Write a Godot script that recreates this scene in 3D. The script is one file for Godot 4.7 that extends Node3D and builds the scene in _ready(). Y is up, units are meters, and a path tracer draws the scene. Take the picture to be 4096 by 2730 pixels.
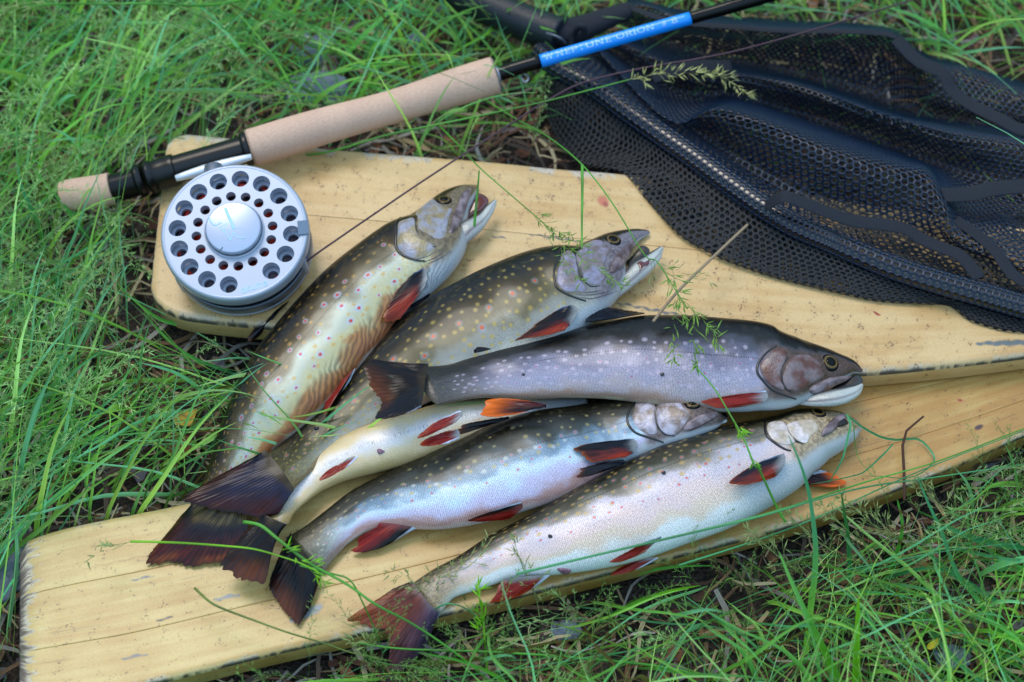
extends Node3D

# A catch of six trout laid on two wooden paddles in the grass, with a fly rod and a landing net. Units: metres (lists of points are in millimetres).

var rng := RandomNumberGenerator.new()
var taken := {}
var M := {}

# ---------------------------------------------------------------- small helpers
func numbered(called: String) -> String:
	var k: int = taken.get(called, -1) + 1
	taken[called] = k
	return called if k == 0 else "%s_%03d" % [called, k]

func tag(o: Node3D, label: String, category: String, group := "", kind := "") -> Node3D:
	if label: o.set_meta("label", label)
	if category: o.set_meta("category", category)
	if group: o.set_meta("group", group)
	if kind: o.set_meta("kind", kind)
	return o

func thing(called: String, label: String, category: String, at := Vector3.ZERO, group := "") -> Node3D:
	var o := Node3D.new()
	o.name = numbered(called)
	add_child(o)
	o.position = at
	return tag(o, label, category, group)

# a mesh written in world coordinates, hung under its thing (or under the root)
func put(called: String, mesh: Mesh, m: Material, parent: Node3D = null) -> MeshInstance3D:
	var o := MeshInstance3D.new()
	o.mesh = mesh
	o.material_override = m
	if parent == null:
		o.name = numbered(called)
		add_child(o)
	else:
		o.name = called
		parent.add_child(o, true)
		var w := Transform3D()
		var p: Node = parent
		while p != self:
			w = (p as Node3D).transform * w
			p = p.get_parent()
		o.transform = w.affine_inverse()
	return o

# a mesh written in its parent's own coordinates
func own(called: String, mesh: Mesh, m: Material, parent: Node3D) -> MeshInstance3D:
	var o := MeshInstance3D.new()
	o.mesh = mesh
	o.material_override = m
	o.name = called
	parent.add_child(o, true)
	return o

func mm(a: Array) -> PackedVector3Array:
	var r := PackedVector3Array()
	for i in range(0, a.size(), 3):
		r.append(Vector3(a[i], a[i + 1], a[i + 2]) * 0.001)
	return r

func vec2s(a: Array) -> PackedVector2Array:
	var r := PackedVector2Array()
	for i in range(0, a.size(), 2):
		r.append(Vector2(a[i], a[i + 1]))
	return r

func cr(p: PackedVector3Array, t: float) -> Vector3:
	var n := p.size()
	var i := clampi(int(floor(t)), 0, n - 2)
	return p[i].cubic_interpolate(p[i + 1], p[maxi(i - 1, 0)], p[mini(i + 2, n - 1)], t - i)

func smooth_path(p: PackedVector3Array, steps: int) -> PackedVector3Array:
	var r := PackedVector3Array()
	for k in steps + 1:
		r.append(cr(p, float(k) / steps * (p.size() - 1)))
	return r

# the same number of points, evenly spaced along the line
func even(p: PackedVector3Array, steps: int) -> PackedVector3Array:
	var d := smooth_path(p, maxi(steps * 3, 60))
	var l := PackedFloat32Array([0.0])
	for k in range(1, d.size()):
		l.append(l[k - 1] + d[k].distance_to(d[k - 1]))
	var r := PackedVector3Array()
	var j := 0
	for k in steps + 1:
		var want: float = l[l.size() - 1] * k / steps
		while j < d.size() - 2 and l[j + 1] < want: j += 1
		r.append(d[j].lerp(d[j + 1], clampf((want - l[j]) / maxf(l[j + 1] - l[j], 1e-9), 0, 1)))
	return r

func sc(r: float, g: float, b: float) -> Color:
	return Color(r, g, b).srgb_to_linear()

class Shape:
	var v := PackedVector3Array()
	var n := PackedVector3Array()
	var t := PackedVector2Array()
	var c := PackedColorArray()
	var f := PackedInt32Array()

	# rows of points joined into a skin; the front is on the side of d(row) x d(column), or the other one when flipped
	func grid(rows: Array, closed := false, flip := false, uvs: Array = [], cols: Array = []) -> void:
		var R := rows.size()
		var C: int = rows[0].size()
		var at := v.size()
		var s := -1.0 if flip else 1.0
		for i in R:
			var me: PackedVector3Array = rows[i]
			var up: PackedVector3Array = rows[maxi(i - 1, 0)]
			var dn: PackedVector3Array = rows[mini(i + 1, R - 1)]
			for j in C:
				var a := j - 1
				var b := j + 1
				if closed:
					if a < 0: a = C - 2
					if b > C - 1: b = 1
				else:
					a = maxi(a, 0)
					b = mini(b, C - 1)
				var nn := (dn[j] - up[j]).cross(me[b] - me[a])
				if nn.length_squared() < 1e-24:
					var q: PackedVector3Array = rows[clampi(i, 1, R - 2)] if R > 2 else me
					nn = (dn[j] - up[j]).cross(q[b] - q[a])
				n.append(nn.normalized() * s if nn.length_squared() > 1e-26 else Vector3.UP)
				v.append(me[j])
				t.append(uvs[i][j] if uvs.size() else Vector2(float(j) / (C - 1), float(i) / maxi(R - 1, 1)))
				c.append(cols[i][j] if cols.size() else Color.WHITE)
		for i in R - 1:
			for j in C - 1:
				var p := at + i * C + j
				if flip:
					f.append_array([p, p + C, p + 1, p + C, p + C + 1, p + 1])
				else:
					f.append_array([p, p + 1, p + C, p + C, p + 1, p + C + 1])

	func tint(col: Color) -> Shape:
		for i in range(c.size()): c[i] = col
		return self

	func mesh() -> ArrayMesh:
		var a := []
		a.resize(Mesh.ARRAY_MAX)
		a[Mesh.ARRAY_VERTEX] = v
		a[Mesh.ARRAY_NORMAL] = n
		a[Mesh.ARRAY_TEX_UV] = t
		a[Mesh.ARRAY_COLOR] = c
		a[Mesh.ARRAY_INDEX] = f
		var m := ArrayMesh.new()
		m.add_surface_from_arrays(Mesh.PRIMITIVE_TRIANGLES, a)
		return m

# a round bar along a path; radii at its points
func tube(s: Shape, path: PackedVector3Array, radii: PackedFloat32Array, sides := 10, caps := true, squash := 1.0, cols: PackedColorArray = PackedColorArray()) -> Shape:
	var rows := []
	var cc := []
	var uvs := []
	var side := Vector3.ZERO
	var n := path.size()
	var run := 0.0
	for i in n:
		var d := (path[mini(i + 1, n - 1)] - path[maxi(i - 1, 0)]).normalized()
		if side == Vector3.ZERO:
			side = d.cross(Vector3.UP if absf(d.y) < 0.9 else Vector3.RIGHT).normalized()
		side = (side - d * side.dot(d)).normalized()
		var up := side.cross(d)
		if i > 0: run += path[i].distance_to(path[i - 1])
		var row := PackedVector3Array()
		var crow := PackedColorArray()
		var urow := PackedVector2Array()
		for k in sides + 1:
			var w := TAU * k / sides
			row.append(path[i] + (side * cos(w) + up * sin(w) * squash) * radii[mini(i, radii.size() - 1)])
			crow.append(cols[i] if cols.size() else Color.WHITE)
			urow.append(Vector2(float(k) / sides, run * 20.0))
		if i == 0 and caps:
			rows.append(fill(path[i], sides + 1)); cc.append(crow); uvs.append(urow)
		rows.append(row); cc.append(crow); uvs.append(urow)
		if i == n - 1 and caps:
			rows.append(fill(path[i], sides + 1)); cc.append(crow); uvs.append(urow)
	s.grid(rows, true, false, uvs, cc)
	return s

func fill(p: Vector3, k: int) -> PackedVector3Array:
	var r := PackedVector3Array()
	r.resize(k)
	r.fill(p)
	return r

# turned about +y: profile of (radius, height) points from the bottom up
func lathe(s: Shape, prof: Array, sides := 48, col := Color.WHITE) -> Shape:
	var rows := []
	var cc := []
	for p in prof:
		var row := PackedVector3Array()
		var crow := PackedColorArray()
		for k in sides + 1:
			var w := TAU * k / sides
			row.append(Vector3(cos(w) * p[0], p[1], sin(w) * p[0]))
			crow.append(p[2] if p.size() > 2 else col)
		rows.append(row)
		cc.append(crow)
	s.grid(rows, true, false, [], cc)
	return s

func mat(col: Color, rough := 0.6, metal := 0.0, coat := 0.0) -> StandardMaterial3D:
	var m := StandardMaterial3D.new()
	m.albedo_color = col
	m.roughness = rough
	m.metallic = metal
	if coat > 0.0:
		m.clearcoat_enabled = true
		m.clearcoat = coat
		m.clearcoat_roughness = 0.12
	return m

func vmat(rough := 0.6, metal := 0.0, coat := 0.0, back := 0.0) -> StandardMaterial3D:
	var m := mat(Color.WHITE, rough, metal, coat)
	m.vertex_color_use_as_albedo = true
	if back > 0.0:
		m.backlight_enabled = true
		m.backlight = Color(back, back, back)
	return m

func noise(sd: int, freq: float, octaves := 3) -> FastNoiseLite:
	var n := FastNoiseLite.new()
	n.seed = sd
	n.frequency = freq
	n.fractal_octaves = octaves
	n.noise_type = FastNoiseLite.TYPE_SIMPLEX_SMOOTH
	return n

func noise_bytes(sd: int, w: int, h: int, freq: float, octaves := 3, stretch := 1.0) -> PackedByteArray:
	var n := noise(sd, freq, octaves)
	var im := n.get_image(w, maxi(int(h * stretch), 1), false, false, true)
	if stretch != 1.0: im.resize(w, h, Image.INTERPOLATE_BILINEAR)
	im.convert(Image.FORMAT_L8)
	return im.get_data()

func bump(m: StandardMaterial3D, sd: int, freq: float, cm: float, scale: float) -> void:
	var im := Image.create_from_data(256, 256, false, Image.FORMAT_L8, seamless_bytes(sd, freq))
	m.heightmap_enabled = true
	m.heightmap_texture = ImageTexture.create_from_image(im)
	m.heightmap_scale = cm
	m.uv1_triplanar = true
	m.uv1_scale = Vector3(scale, scale, scale)

func seamless_bytes(sd: int, freq: float) -> PackedByteArray:
	var im := noise(sd, freq, 4).get_seamless_image(256, 256)
	im.convert(Image.FORMAT_L8)
	return im.get_data()

func ramp(stops: Array, n := 512) -> PackedColorArray:
	var r := PackedColorArray()
	for i in n:
		var x := float(i) / (n - 1)
		var k := 0
		while k < stops.size() - 2 and stops[k + 1][0] < x: k += 1
		var a: Array = stops[k]
		var b: Array = stops[k + 1]
		r.append((a[1] as Color).lerp(b[1], smoothstep(0, 1, clampf((x - a[0]) / (b[0] - a[0]), 0, 1))))
	return r

func picture(w: int, h: int, bytes: PackedByteArray, three := true) -> ImageTexture:
	return ImageTexture.create_from_image(Image.create_from_data(w, h, false, Image.FORMAT_RGB8 if three else Image.FORMAT_L8, bytes))

# ---------------------------------------------------------------- trout
# A body is a row of ovals: centre, half height and half thickness at each of its stations, snout first.
class Body:
	var c := PackedVector3Array()
	var a := PackedFloat32Array()
	var b := PackedFloat32Array()
	var n := 0
	func _init(d: Array) -> void:
		for i in range(0, d.size(), 5):
			c.append(Vector3(d[i], d[i + 1], d[i + 2]) * 0.001)
			a.append(d[i + 3] * 0.001)
			b.append(d[i + 4] * 0.001)
		n = c.size()
	func mid(k: float) -> Vector3:
		var i := clampi(int(floor(k)), 0, n - 2)
		return c[i].cubic_interpolate(c[i + 1], c[maxi(i - 1, 0)], c[mini(i + 2, n - 1)], k - i)
	func val(p: PackedFloat32Array, k: float) -> float:
		var i := clampi(int(floor(k)), 0, n - 2)
		return cubic_interpolate(p[i], p[i + 1], p[maxi(i - 1, 0)], p[mini(i + 2, n - 1)], k - i)
	func axes(k: float) -> Array:
		var t := (mid(minf(k + 0.02, n - 1)) - mid(maxf(k - 0.02, 0))).normalized()
		var u := (Vector3.UP - t * t.y).normalized()
		return [mid(k), t.cross(u) * val(a, k), u * val(b, k), t]
	func on(k: float, phi: float) -> Vector3:
		var x := axes(k)
		var s := sin(phi)
		return x[0] + x[1] * cos(phi) + x[2] * s * (1.0 if s > 0 else 0.85)
	func out(k: float, phi: float) -> Vector3:
		var d := on(minf(k + 0.05, n - 1), phi) - on(maxf(k - 0.05, 0), phi)
		var e := on(k, phi + 0.03) - on(k, phi - 0.03)
		var r := e.cross(d).normalized()
		return r if r.dot(on(k, phi) - mid(k)) > 0 else -r

func body_shape(F: Body, roll: float, steps: int, sides: int, colour = null) -> Shape:
	var rows := []
	var uvs := []
	var cols := []
	var ks := []
	for i in 5: ks.append([0.0, sin((i + 0.02) / 5.0 * PI / 2), cos((i + 0.02) / 5.0 * PI / 2)])
	for i in steps + 1:
		var x := float(i) / steps
		ks.append([pow(x, 1.25) * (F.n - 1), 1.0, 0.0])
	ks.append([float(F.n - 1), 0.6, -0.35])
	ks.append([float(F.n - 1), 0.02, -0.5])
	for e in ks:
		var x := F.axes(e[0])
		var row := PackedVector3Array()
		var ur := PackedVector2Array()
		var cl := PackedColorArray()
		var a: float = (x[1] as Vector3).length()
		var w0: float = 1.0 + 0.02 * sin(e[0] * 1.9 + F.c[0].x * 40.0) * e[1]
		for j in sides + 1:
			var phi := TAU * j / sides - PI / 2
			var s := sin(phi)
			row.append(x[0] + (x[1] * cos(phi) + x[2] * s * (1.0 if s > 0 else 0.85) * w0 * (1.0 + 0.018 * sin(e[0] * 4.3 + phi * 3.0))) * e[1] - x[3] * a * 0.75 * e[2])
			var th := absf(wrapf(phi + roll, -PI, PI))
			ur.append(Vector2(e[0] / (F.n - 1), th / PI))
			cl.append(colour.call(e[0] / (F.n - 1), th / PI) if colour != null else Color.WHITE)
		rows.append(row); uvs.append(ur); cols.append(cl)
	var sh := Shape.new()
	sh.grid(rows, true, false, uvs, cols)
	return sh

# a raised plate that follows the body: its outline in (station, angle)
func plate(F: Body, outline: Array, lift: float, cols: Array, edge := -0.0003) -> Shape:
	var p := vec2s(outline)
	var q := PackedVector3Array()
	for e in p: q.append(Vector3(e.x, e.y, 0))
	q.append(q[0]); q.append(q[1]); q.insert(0, q[q.size() - 3])
	var ring := PackedVector3Array()
	var n := 48
	for i in n + 1: ring.append(cr(q, 1.0 + float(i) / n * p.size()))
	var mid := Vector3.ZERO
	for e in p: mid += Vector3(e.x, e.y, 0) / p.size()
	var nz := noise(17, 0.10, 3)
	var rows := []
	var cc := []
	for k in 18:
		var r: float = [0.02, 0.09, 0.17, 0.25, 0.33, 0.41, 0.49, 0.57, 0.64, 0.71, 0.77, 0.83, 0.88, 0.92, 0.955, 0.975, 0.99, 1.0][k]
		var row := PackedVector3Array()
		var crow := PackedColorArray()
		for i in n + 1:
			var e := mid.lerp(ring[i], r)
			row.append(F.on(e.x, e.y) + F.out(e.x, e.y) * (lift * (1.0 - pow(r, 7)) + (edge if k == 17 else 0.0)))
			var at := row[row.size() - 1] * 1000.0
			var g := nz.get_noise_3dv(at) * 0.5 + 0.5
			var col: Color = (cols[0] as Color).lerp(cols[1], smoothstep(0.3, 0.7, g)) * (0.95 + 0.35 * (nz.get_noise_3dv(at * 3.1)))
			crow.append(col.lerp(cols[2], smoothstep(0.95, 1.0, r) * 0.35))
		rows.append(row); cc.append(crow)
	var area := 0.0
	for i in p.size(): area += p[i].cross(p[(i + 1) % p.size()])
	var sh := Shape.new()
	sh.grid(rows, true, area < 0.0, [], cc)
	return sh

func line_on(F: Body, path: Array, r: float, sink := 0.0) -> Shape:
	var p := vec2s(path)
	var q := PackedVector3Array()
	for e in p: q.append(F.on(e.x, e.y) + F.out(e.x, e.y) * (r * 0.2 - sink))
	q = smooth_path(q, 30)
	var rr := PackedFloat32Array()
	for i in 31: rr.append(r * (0.35 + 0.65 * sin(PI * (0.12 + 0.8 * i / 30.0))))
	return tube(Shape.new(), q, rr, 8)

func fit_dome(s: Shape, at: Vector3, nrm: Vector3, r: float, h: float, base: float, stops: Array) -> Shape:
	var prof := []
	for i in 10:
		var w := PI / 2 * i / 9.0
		var rr := cos(w)
		var col: Color = stops[stops.size() - 1][1]
		for e in stops:
			if rr <= e[0]:
				col = e[1]
				break
		prof.append([r * maxf(rr, 0.001), base + h * sin(w), col])
	var l := lathe(Shape.new(), prof, 28)
	var y := nrm
	var x := y.cross(Vector3.FORWARD).normalized()
	var b := Basis(x, y, x.cross(y))
	var o := s.v.size()
	for i in l.v.size():
		s.v.append(at + b * l.v[i]); s.n.append(b * l.n[i]); s.t.append(l.t[i]); s.c.append(l.c[i])
	for i in l.f: s.f.append(i + o)
	return s

# a fin: rays fan out from its root to its edge
func fin(root: PackedVector3Array, tip: PackedVector3Array, rays: int, colour: Callable, jag := 0.0, thick := 0.0008, sag := 0.0) -> Shape:
	var C := rays * 3
	var B := even(root, C)
	var T := even(tip, C)
	var R := 12
	var fn_ := noise(rays + int(root[0].x * 9000.0), 0.5, 2)
	var top := []
	var low := []
	var cc := []
	for k in C + 1:
		var a := float(k) / C
		var out := 1.0 + jag * (rng.randf() - 0.7) * (1.0 if k > 2 and k < C - 2 else 0.2)
		var pt := PackedVector3Array()
		var crow := PackedColorArray()
		for j in R + 1:
			var v := float(j) / R
			var p := B[k].lerp(T[k], v * out)
			p.y += sag * sin(v * PI) + (sin(a * rays * TAU) * 0.00012 + 0.0006 * fn_.get_noise_2d(a * 7.0, v * 3.0)) * smoothstep(0.0, 0.25, v) + thick * (1.0 - v)
			pt.append(p)
			crow.append(colour.call(a, v, 0.55 * sin(a * rays * TAU + v * 2.0 * sin(a * 5.0)) + 0.6 * fn_.get_noise_2d(a * 60.0, v * 4.0) + 1.0 * fn_.get_noise_2d(a * 14.0 + 50.0, v * 5.0)))
		for j in R + 1:
			pt.append(pt[R - j] - Vector3(0, thick * (0.4 + 0.6 * float(j) / R), 0))
			crow.append(crow[R - j])
		top.append(pt); cc.append(crow)
	var up := (T[C / 2] - B[C / 2]).cross(B[0] - B[C])
	var sh := Shape.new()
	sh.grid(top, false, up.y < 0.0, [], cc)
	return sh

func fin_colour(style: String) -> Callable:
	var navy := sc(0.04, 0.06, 0.12)
	var black := sc(0.03, 0.03, 0.04)
	var white := sc(0.78, 0.83, 0.92)
	var red := sc(0.52, 0.10, 0.07)
	var orange := sc(0.64, 0.25, 0.08)
	var pale := sc(0.56, 0.58, 0.59)
	match style:
		"pectoral":
			return func(a: float, v: float, s: float) -> Color:
				var c := navy.lerp(red.lerp(orange, v * 0.6), smoothstep(0.25, 0.75, a + (v - 0.5) * -0.25 + s * 0.06))
				c = c.lerp(orange, smoothstep(0.9, 1.0, v) * 0.7)
				c = c.lerp(sc(0.45, 0.55, 0.68), smoothstep(0.1, 0.0, a) * 0.8)
				c = pale.lerp(c, smoothstep(0.02, 0.3, v + s * 0.03))
				return c * (0.85 + 0.25 * s)
		"pectoral_dark":
			return func(a: float, v: float, s: float) -> Color:
				var c := navy.lerp(black, v).lerp(red.lerp(orange, v * 0.5), smoothstep(0.42, 0.8, a + s * 0.06) * smoothstep(0.12, 0.35, v) * (1.0 - 0.45 * smoothstep(0.7, 0.95, v)))
				c = c.lerp(sc(0.6, 0.3, 0.12), smoothstep(0.95, 1.0, v) * 0.6)
				c = c.lerp(sc(0.32, 0.42, 0.58), smoothstep(0.1, 0.0, a) * 0.8)
				c = pale.lerp(c, smoothstep(0.0, 0.22, v + s * 0.03))
				return c * (0.85 + 0.25 * s)
		"dark":
			return func(a: float, v: float, s: float) -> Color:
				var c := navy.lerp(black, v)
				c = c.lerp(sc(0.45, 0.22, 0.1), smoothstep(0.88, 1.0, v) * 0.7)
				return c * (0.8 + 0.4 * s)
		"red":
			return func(a: float, v: float, s: float) -> Color:
				var c := red.lerp(sc(0.85, 0.6, 0.55), smoothstep(0.75, 1.0, a) * 0.6)
				c = c.lerp(orange, smoothstep(0.8, 1.0, v) * 0.6)
				c = pale.lerp(c, smoothstep(0.0, 0.35, v))
				c = c.lerp(white, smoothstep(0.14, 0.06, a))
				return c * (0.85 + 0.2 * s)
		"edged":
			return func(a: float, v: float, s: float) -> Color:
				var c := black.lerp(red, smoothstep(0.3, 0.6, a + s * 0.05))
				c = c.lerp(sc(0.5, 0.3, 0.3), smoothstep(0.3, 0.0, v) * 0.7)
				c = c.lerp(white, smoothstep(0.16, 0.1, a))
				return c * (0.85 + 0.25 * s)
		"orange":
			return func(a: float, v: float, s: float) -> Color:
				var c := sc(0.3, 0.05, 0.1).lerp(sc(0.86, 0.4, 0.1), smoothstep(0.45, 0.95, v))
				c = c.lerp(black, smoothstep(0.35, 0.2, absf(a - 0.7)) * smoothstep(1.0, 0.4, v) * 0.8)
				c = c.lerp(white, smoothstep(0.86, 0.94, a))
				return c * (0.85 + 0.25 * s)
		"tail_brown":
			return func(a: float, v: float, s: float) -> Color:
				var c := navy.lerp(sc(0.3, 0.08, 0.05), smoothstep(0.3, 0.75, v) * (0.75 + 0.25 * s) * smoothstep(0.0, 0.3, a))
				c = c.lerp(sc(0.55, 0.27, 0.08), smoothstep(0.8, 0.95, v + 0.06 * sin(a * 31.0)) * (0.5 + 0.5 * sin(a * 17.0 + 1.0)))
				c = c.lerp(black, smoothstep(0.12, 0.0, a) + smoothstep(0.985, 1.0, v) * 0.6)
				c = c.lerp(sc(0.40, 0.33, 0.2) * (0.8 + 0.5 * s), smoothstep(0.38, 0.24, v + s * 0.04))
				return c * (0.75 + 0.45 * s)
		"tail_violet":
			return func(a: float, v: float, s: float) -> Color:
				var c := sc(0.09, 0.11, 0.22).lerp(sc(0.2, 0.05, 0.06), smoothstep(0.3, 0.9, v + 0.15 * sin(a * 9.0)))
				c = c.lerp(black, smoothstep(0.9, 1.0, v) * 0.6 + smoothstep(0.2, 0.0, a) * 0.6)
				c = c.lerp(sc(0.24, 0.21, 0.16), smoothstep(0.2, 0.08, v + s * 0.03))
				return c * (0.8 + 0.4 * s)
		"tail_dark":
			return func(a: float, v: float, s: float) -> Color:
				var c := sc(0.05, 0.05, 0.07).lerp(sc(0.19, 0.17, 0.13), smoothstep(0.16, 0.04, v + s * 0.03)).lerp(sc(0.4, 0.2, 0.1), smoothstep(0.55, 0.9, v) * (0.5 + 0.5 * sin(a * 11.0 + 2.0)) * 0.8)
				c = c.lerp(white, smoothstep(0.96, 1.0, a) * 0.6)
				return c * (0.8 + 0.35 * s)
		"tail_orange":
			return func(a: float, v: float, s: float) -> Color:
				var c := sc(0.42, 0.2, 0.17).lerp(sc(0.55, 0.26, 0.1), smoothstep(0.3, 0.9, v) * smoothstep(0.7, 0.2, a))
				c = c.lerp(sc(0.26, 0.24, 0.36), smoothstep(0.5, 0.85, a) * 0.85)
				c = c.lerp(sc(0.16, 0.1, 0.06), smoothstep(0.14, 0.0, a) * 0.9)
				c = c.lerp(white, smoothstep(0.95, 1.0, a) * 0.7)
				c = c.lerp(sc(0.5, 0.5, 0.52), smoothstep(0.12, 0.0, v) * 0.5)
				return c * (0.75 + 0.4 * s)
	return func(a: float, v: float, s: float) -> Color: return navy

# skin drawn along the flank: across = nose to tail, down = back to belly
func skin(sd: int, stops: Array, k: Dictionary) -> StandardMaterial3D:
	var w := 1024
	var h := 288
	var lut := ramp(stops)
	var n1 := noise_bytes(sd, w, h, 0.012, 3)
	var n2 := noise_bytes(sd + 1, w, h, 0.35, 1)
	var n3 := noise_bytes(sd + 2, w, h, 0.06, 2)
	var s1 := PackedFloat32Array()
	for i in w + h * 2 + 4:
		s1.append(sin(i * TAU / 5.3))
	var by := PackedByteArray()
	by.resize(w * h * 3)
	var hb := PackedByteArray()
	hb.resize(w * h)
	var hd: Color = k.head
	var ribs: float = k.get("ribs", 0.0)
	var throat := Color(0.66, 0.69, 0.71)
	var hu: float = k.get("hu", 0.0)
	var grain: float = k.get("grain", 0.2)
	for y in h:
		var t := float(y) / (h - 1)
		var dark := smoothstep(0.42, 0.2, t)
		for x in w:
			var i := y * w + x
			var a := n1[i] / 255.0 - 0.5
			var c := lut[clampi(int((t - 0.05 * smoothstep(0.5, 0.2, t) + a * 0.14) * 511), 0, 511)]
			var u := float(x) / w
			c = c.lerp(throat, smoothstep(hu + 0.15, hu + 0.05, u) * smoothstep(0.72, 0.80, t + a * 0.08))
			var e := s1[x + y] * s1[x - y + h]
			var body := smoothstep(hu - 0.03, hu + 0.005, u)
			var g := n3[i] / 255.0
			var l := 1.0 + body * e * grain * 1.5 + (n2[i] / 255.0 - 0.5) * 0.42 * (0.4 + 0.6 * body)
			if ribs > 0.0:
				var rb := ribs * smoothstep(0.66, 0.76, t) * smoothstep(0.97, 0.88, t) * smoothstep(0.3, 0.38, u) * smoothstep(0.78, 0.66, u) * (0.5 + 0.5 * sin(x * 0.36 - y * 0.30 + a * 14.0))
				l *= 1.0 - 0.3 * rb
				e -= rb * 1.2
			if g > 0.58 and t < 0.5:
				c = c.lerp(k.fleck, smoothstep(0.58, 0.75, g) * 0.55 * dark)
			if u < hu + 0.006:
				c = c.lerp(hd * (0.7 + 0.6 * g), (1.0 - body) * smoothstep(0.33, 0.43, t + a * 0.1) * smoothstep(0.86, 0.74, t))
			elif u > 0.8:
				c = c.lerp(k.fleck * (0.5 + 0.7 * g), smoothstep(0.82, 1.0, u) * smoothstep(1.3, 0.75, t) * 0.75)
			by[i * 3] = clampi(int(c.r * l * 255), 0, 255)
			by[i * 3 + 1] = clampi(int(c.g * l * 255), 0, 255)
			by[i * 3 + 2] = clampi(int(c.b * l * 255), 0, 255)
			hb[i] = clampi(int(128 + e * 90 * body + (g - 0.5) * 110 + (n2[i] - 128) * 0.3), 0, 255)
	rng.seed = sd
	for q in k.spots:
		# q: count, colour, radius, from t, to t, strength, halo
		var wide := (0.95 - hu) * w
		var tall: float = (q[4] - q[3]) * h
		var cell := sqrt(wide * tall / q[0])
		var nx := int(wide / cell)
		var ny := maxi(int(round(tall / cell)), 1)
		for z in nx * ny:
			if rng.randf() < 0.12: continue
			var px: float = hu + 0.03 + ((z % nx) + 0.5 * ((z / nx) % 2) + rng.randf_range(-0.32, 0.32)) * cell / w
			var py: float = q[3] + ((z / nx) + 0.5 + rng.randf_range(-0.34, 0.34)) * tall / ny / h
			if px > 0.985: continue
			var r: float = q[2] * 1.3 * rng.randf_range(0.7, 1.15)
			if q[6] > 0.0: dab(by, w, h, px * w, py * h, r * 2.2, Color(0.62, 0.7, 0.86), 0.65 * q[6])
			dab(by, w, h, px * w, py * h, r, q[1], q[5])
	if k.get("line", 0.0) > 0.0:
		var x := 240
		while x < w - 20:
			dab(by, w, h, x, 0.47 * h + 6.0 * sin(x * 0.006), 2.2, Color(0.12, 0.12, 0.13), k.line)
			x += 5
	var m := mat(Color.WHITE, 0.32, k.get("metal", 0.08), 0.25)
	m.metallic_specular = 0.4
	m.albedo_texture = picture(w, h, by)
	m.heightmap_enabled = true
	m.heightmap_texture = picture(w, h, hb, false)
	m.heightmap_scale = 0.016
	m.texture_repeat = false
	return m

func dab(by: PackedByteArray, w: int, h: int, cx: float, cy: float, r: float, c: Color, strength: float, hard := 0.35) -> void:
	for y in range(maxi(int(cy - r), 0), mini(int(cy + r) + 1, h)):
		for x in range(maxi(int(cx - r), 0), mini(int(cx + r) + 1, w)):
			var d := Vector2(x - cx, y - cy).length() / r
			if d >= 1.0: continue
			var s := smoothstep(1.0, hard, d) * strength
			var i := (y * w + x) * 3
			by[i] = int(lerpf(by[i], c.r * 255, s))
			by[i + 1] = int(lerpf(by[i + 1], c.g * 255, s))
			by[i + 2] = int(lerpf(by[i + 2], c.b * 255, s))

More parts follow.
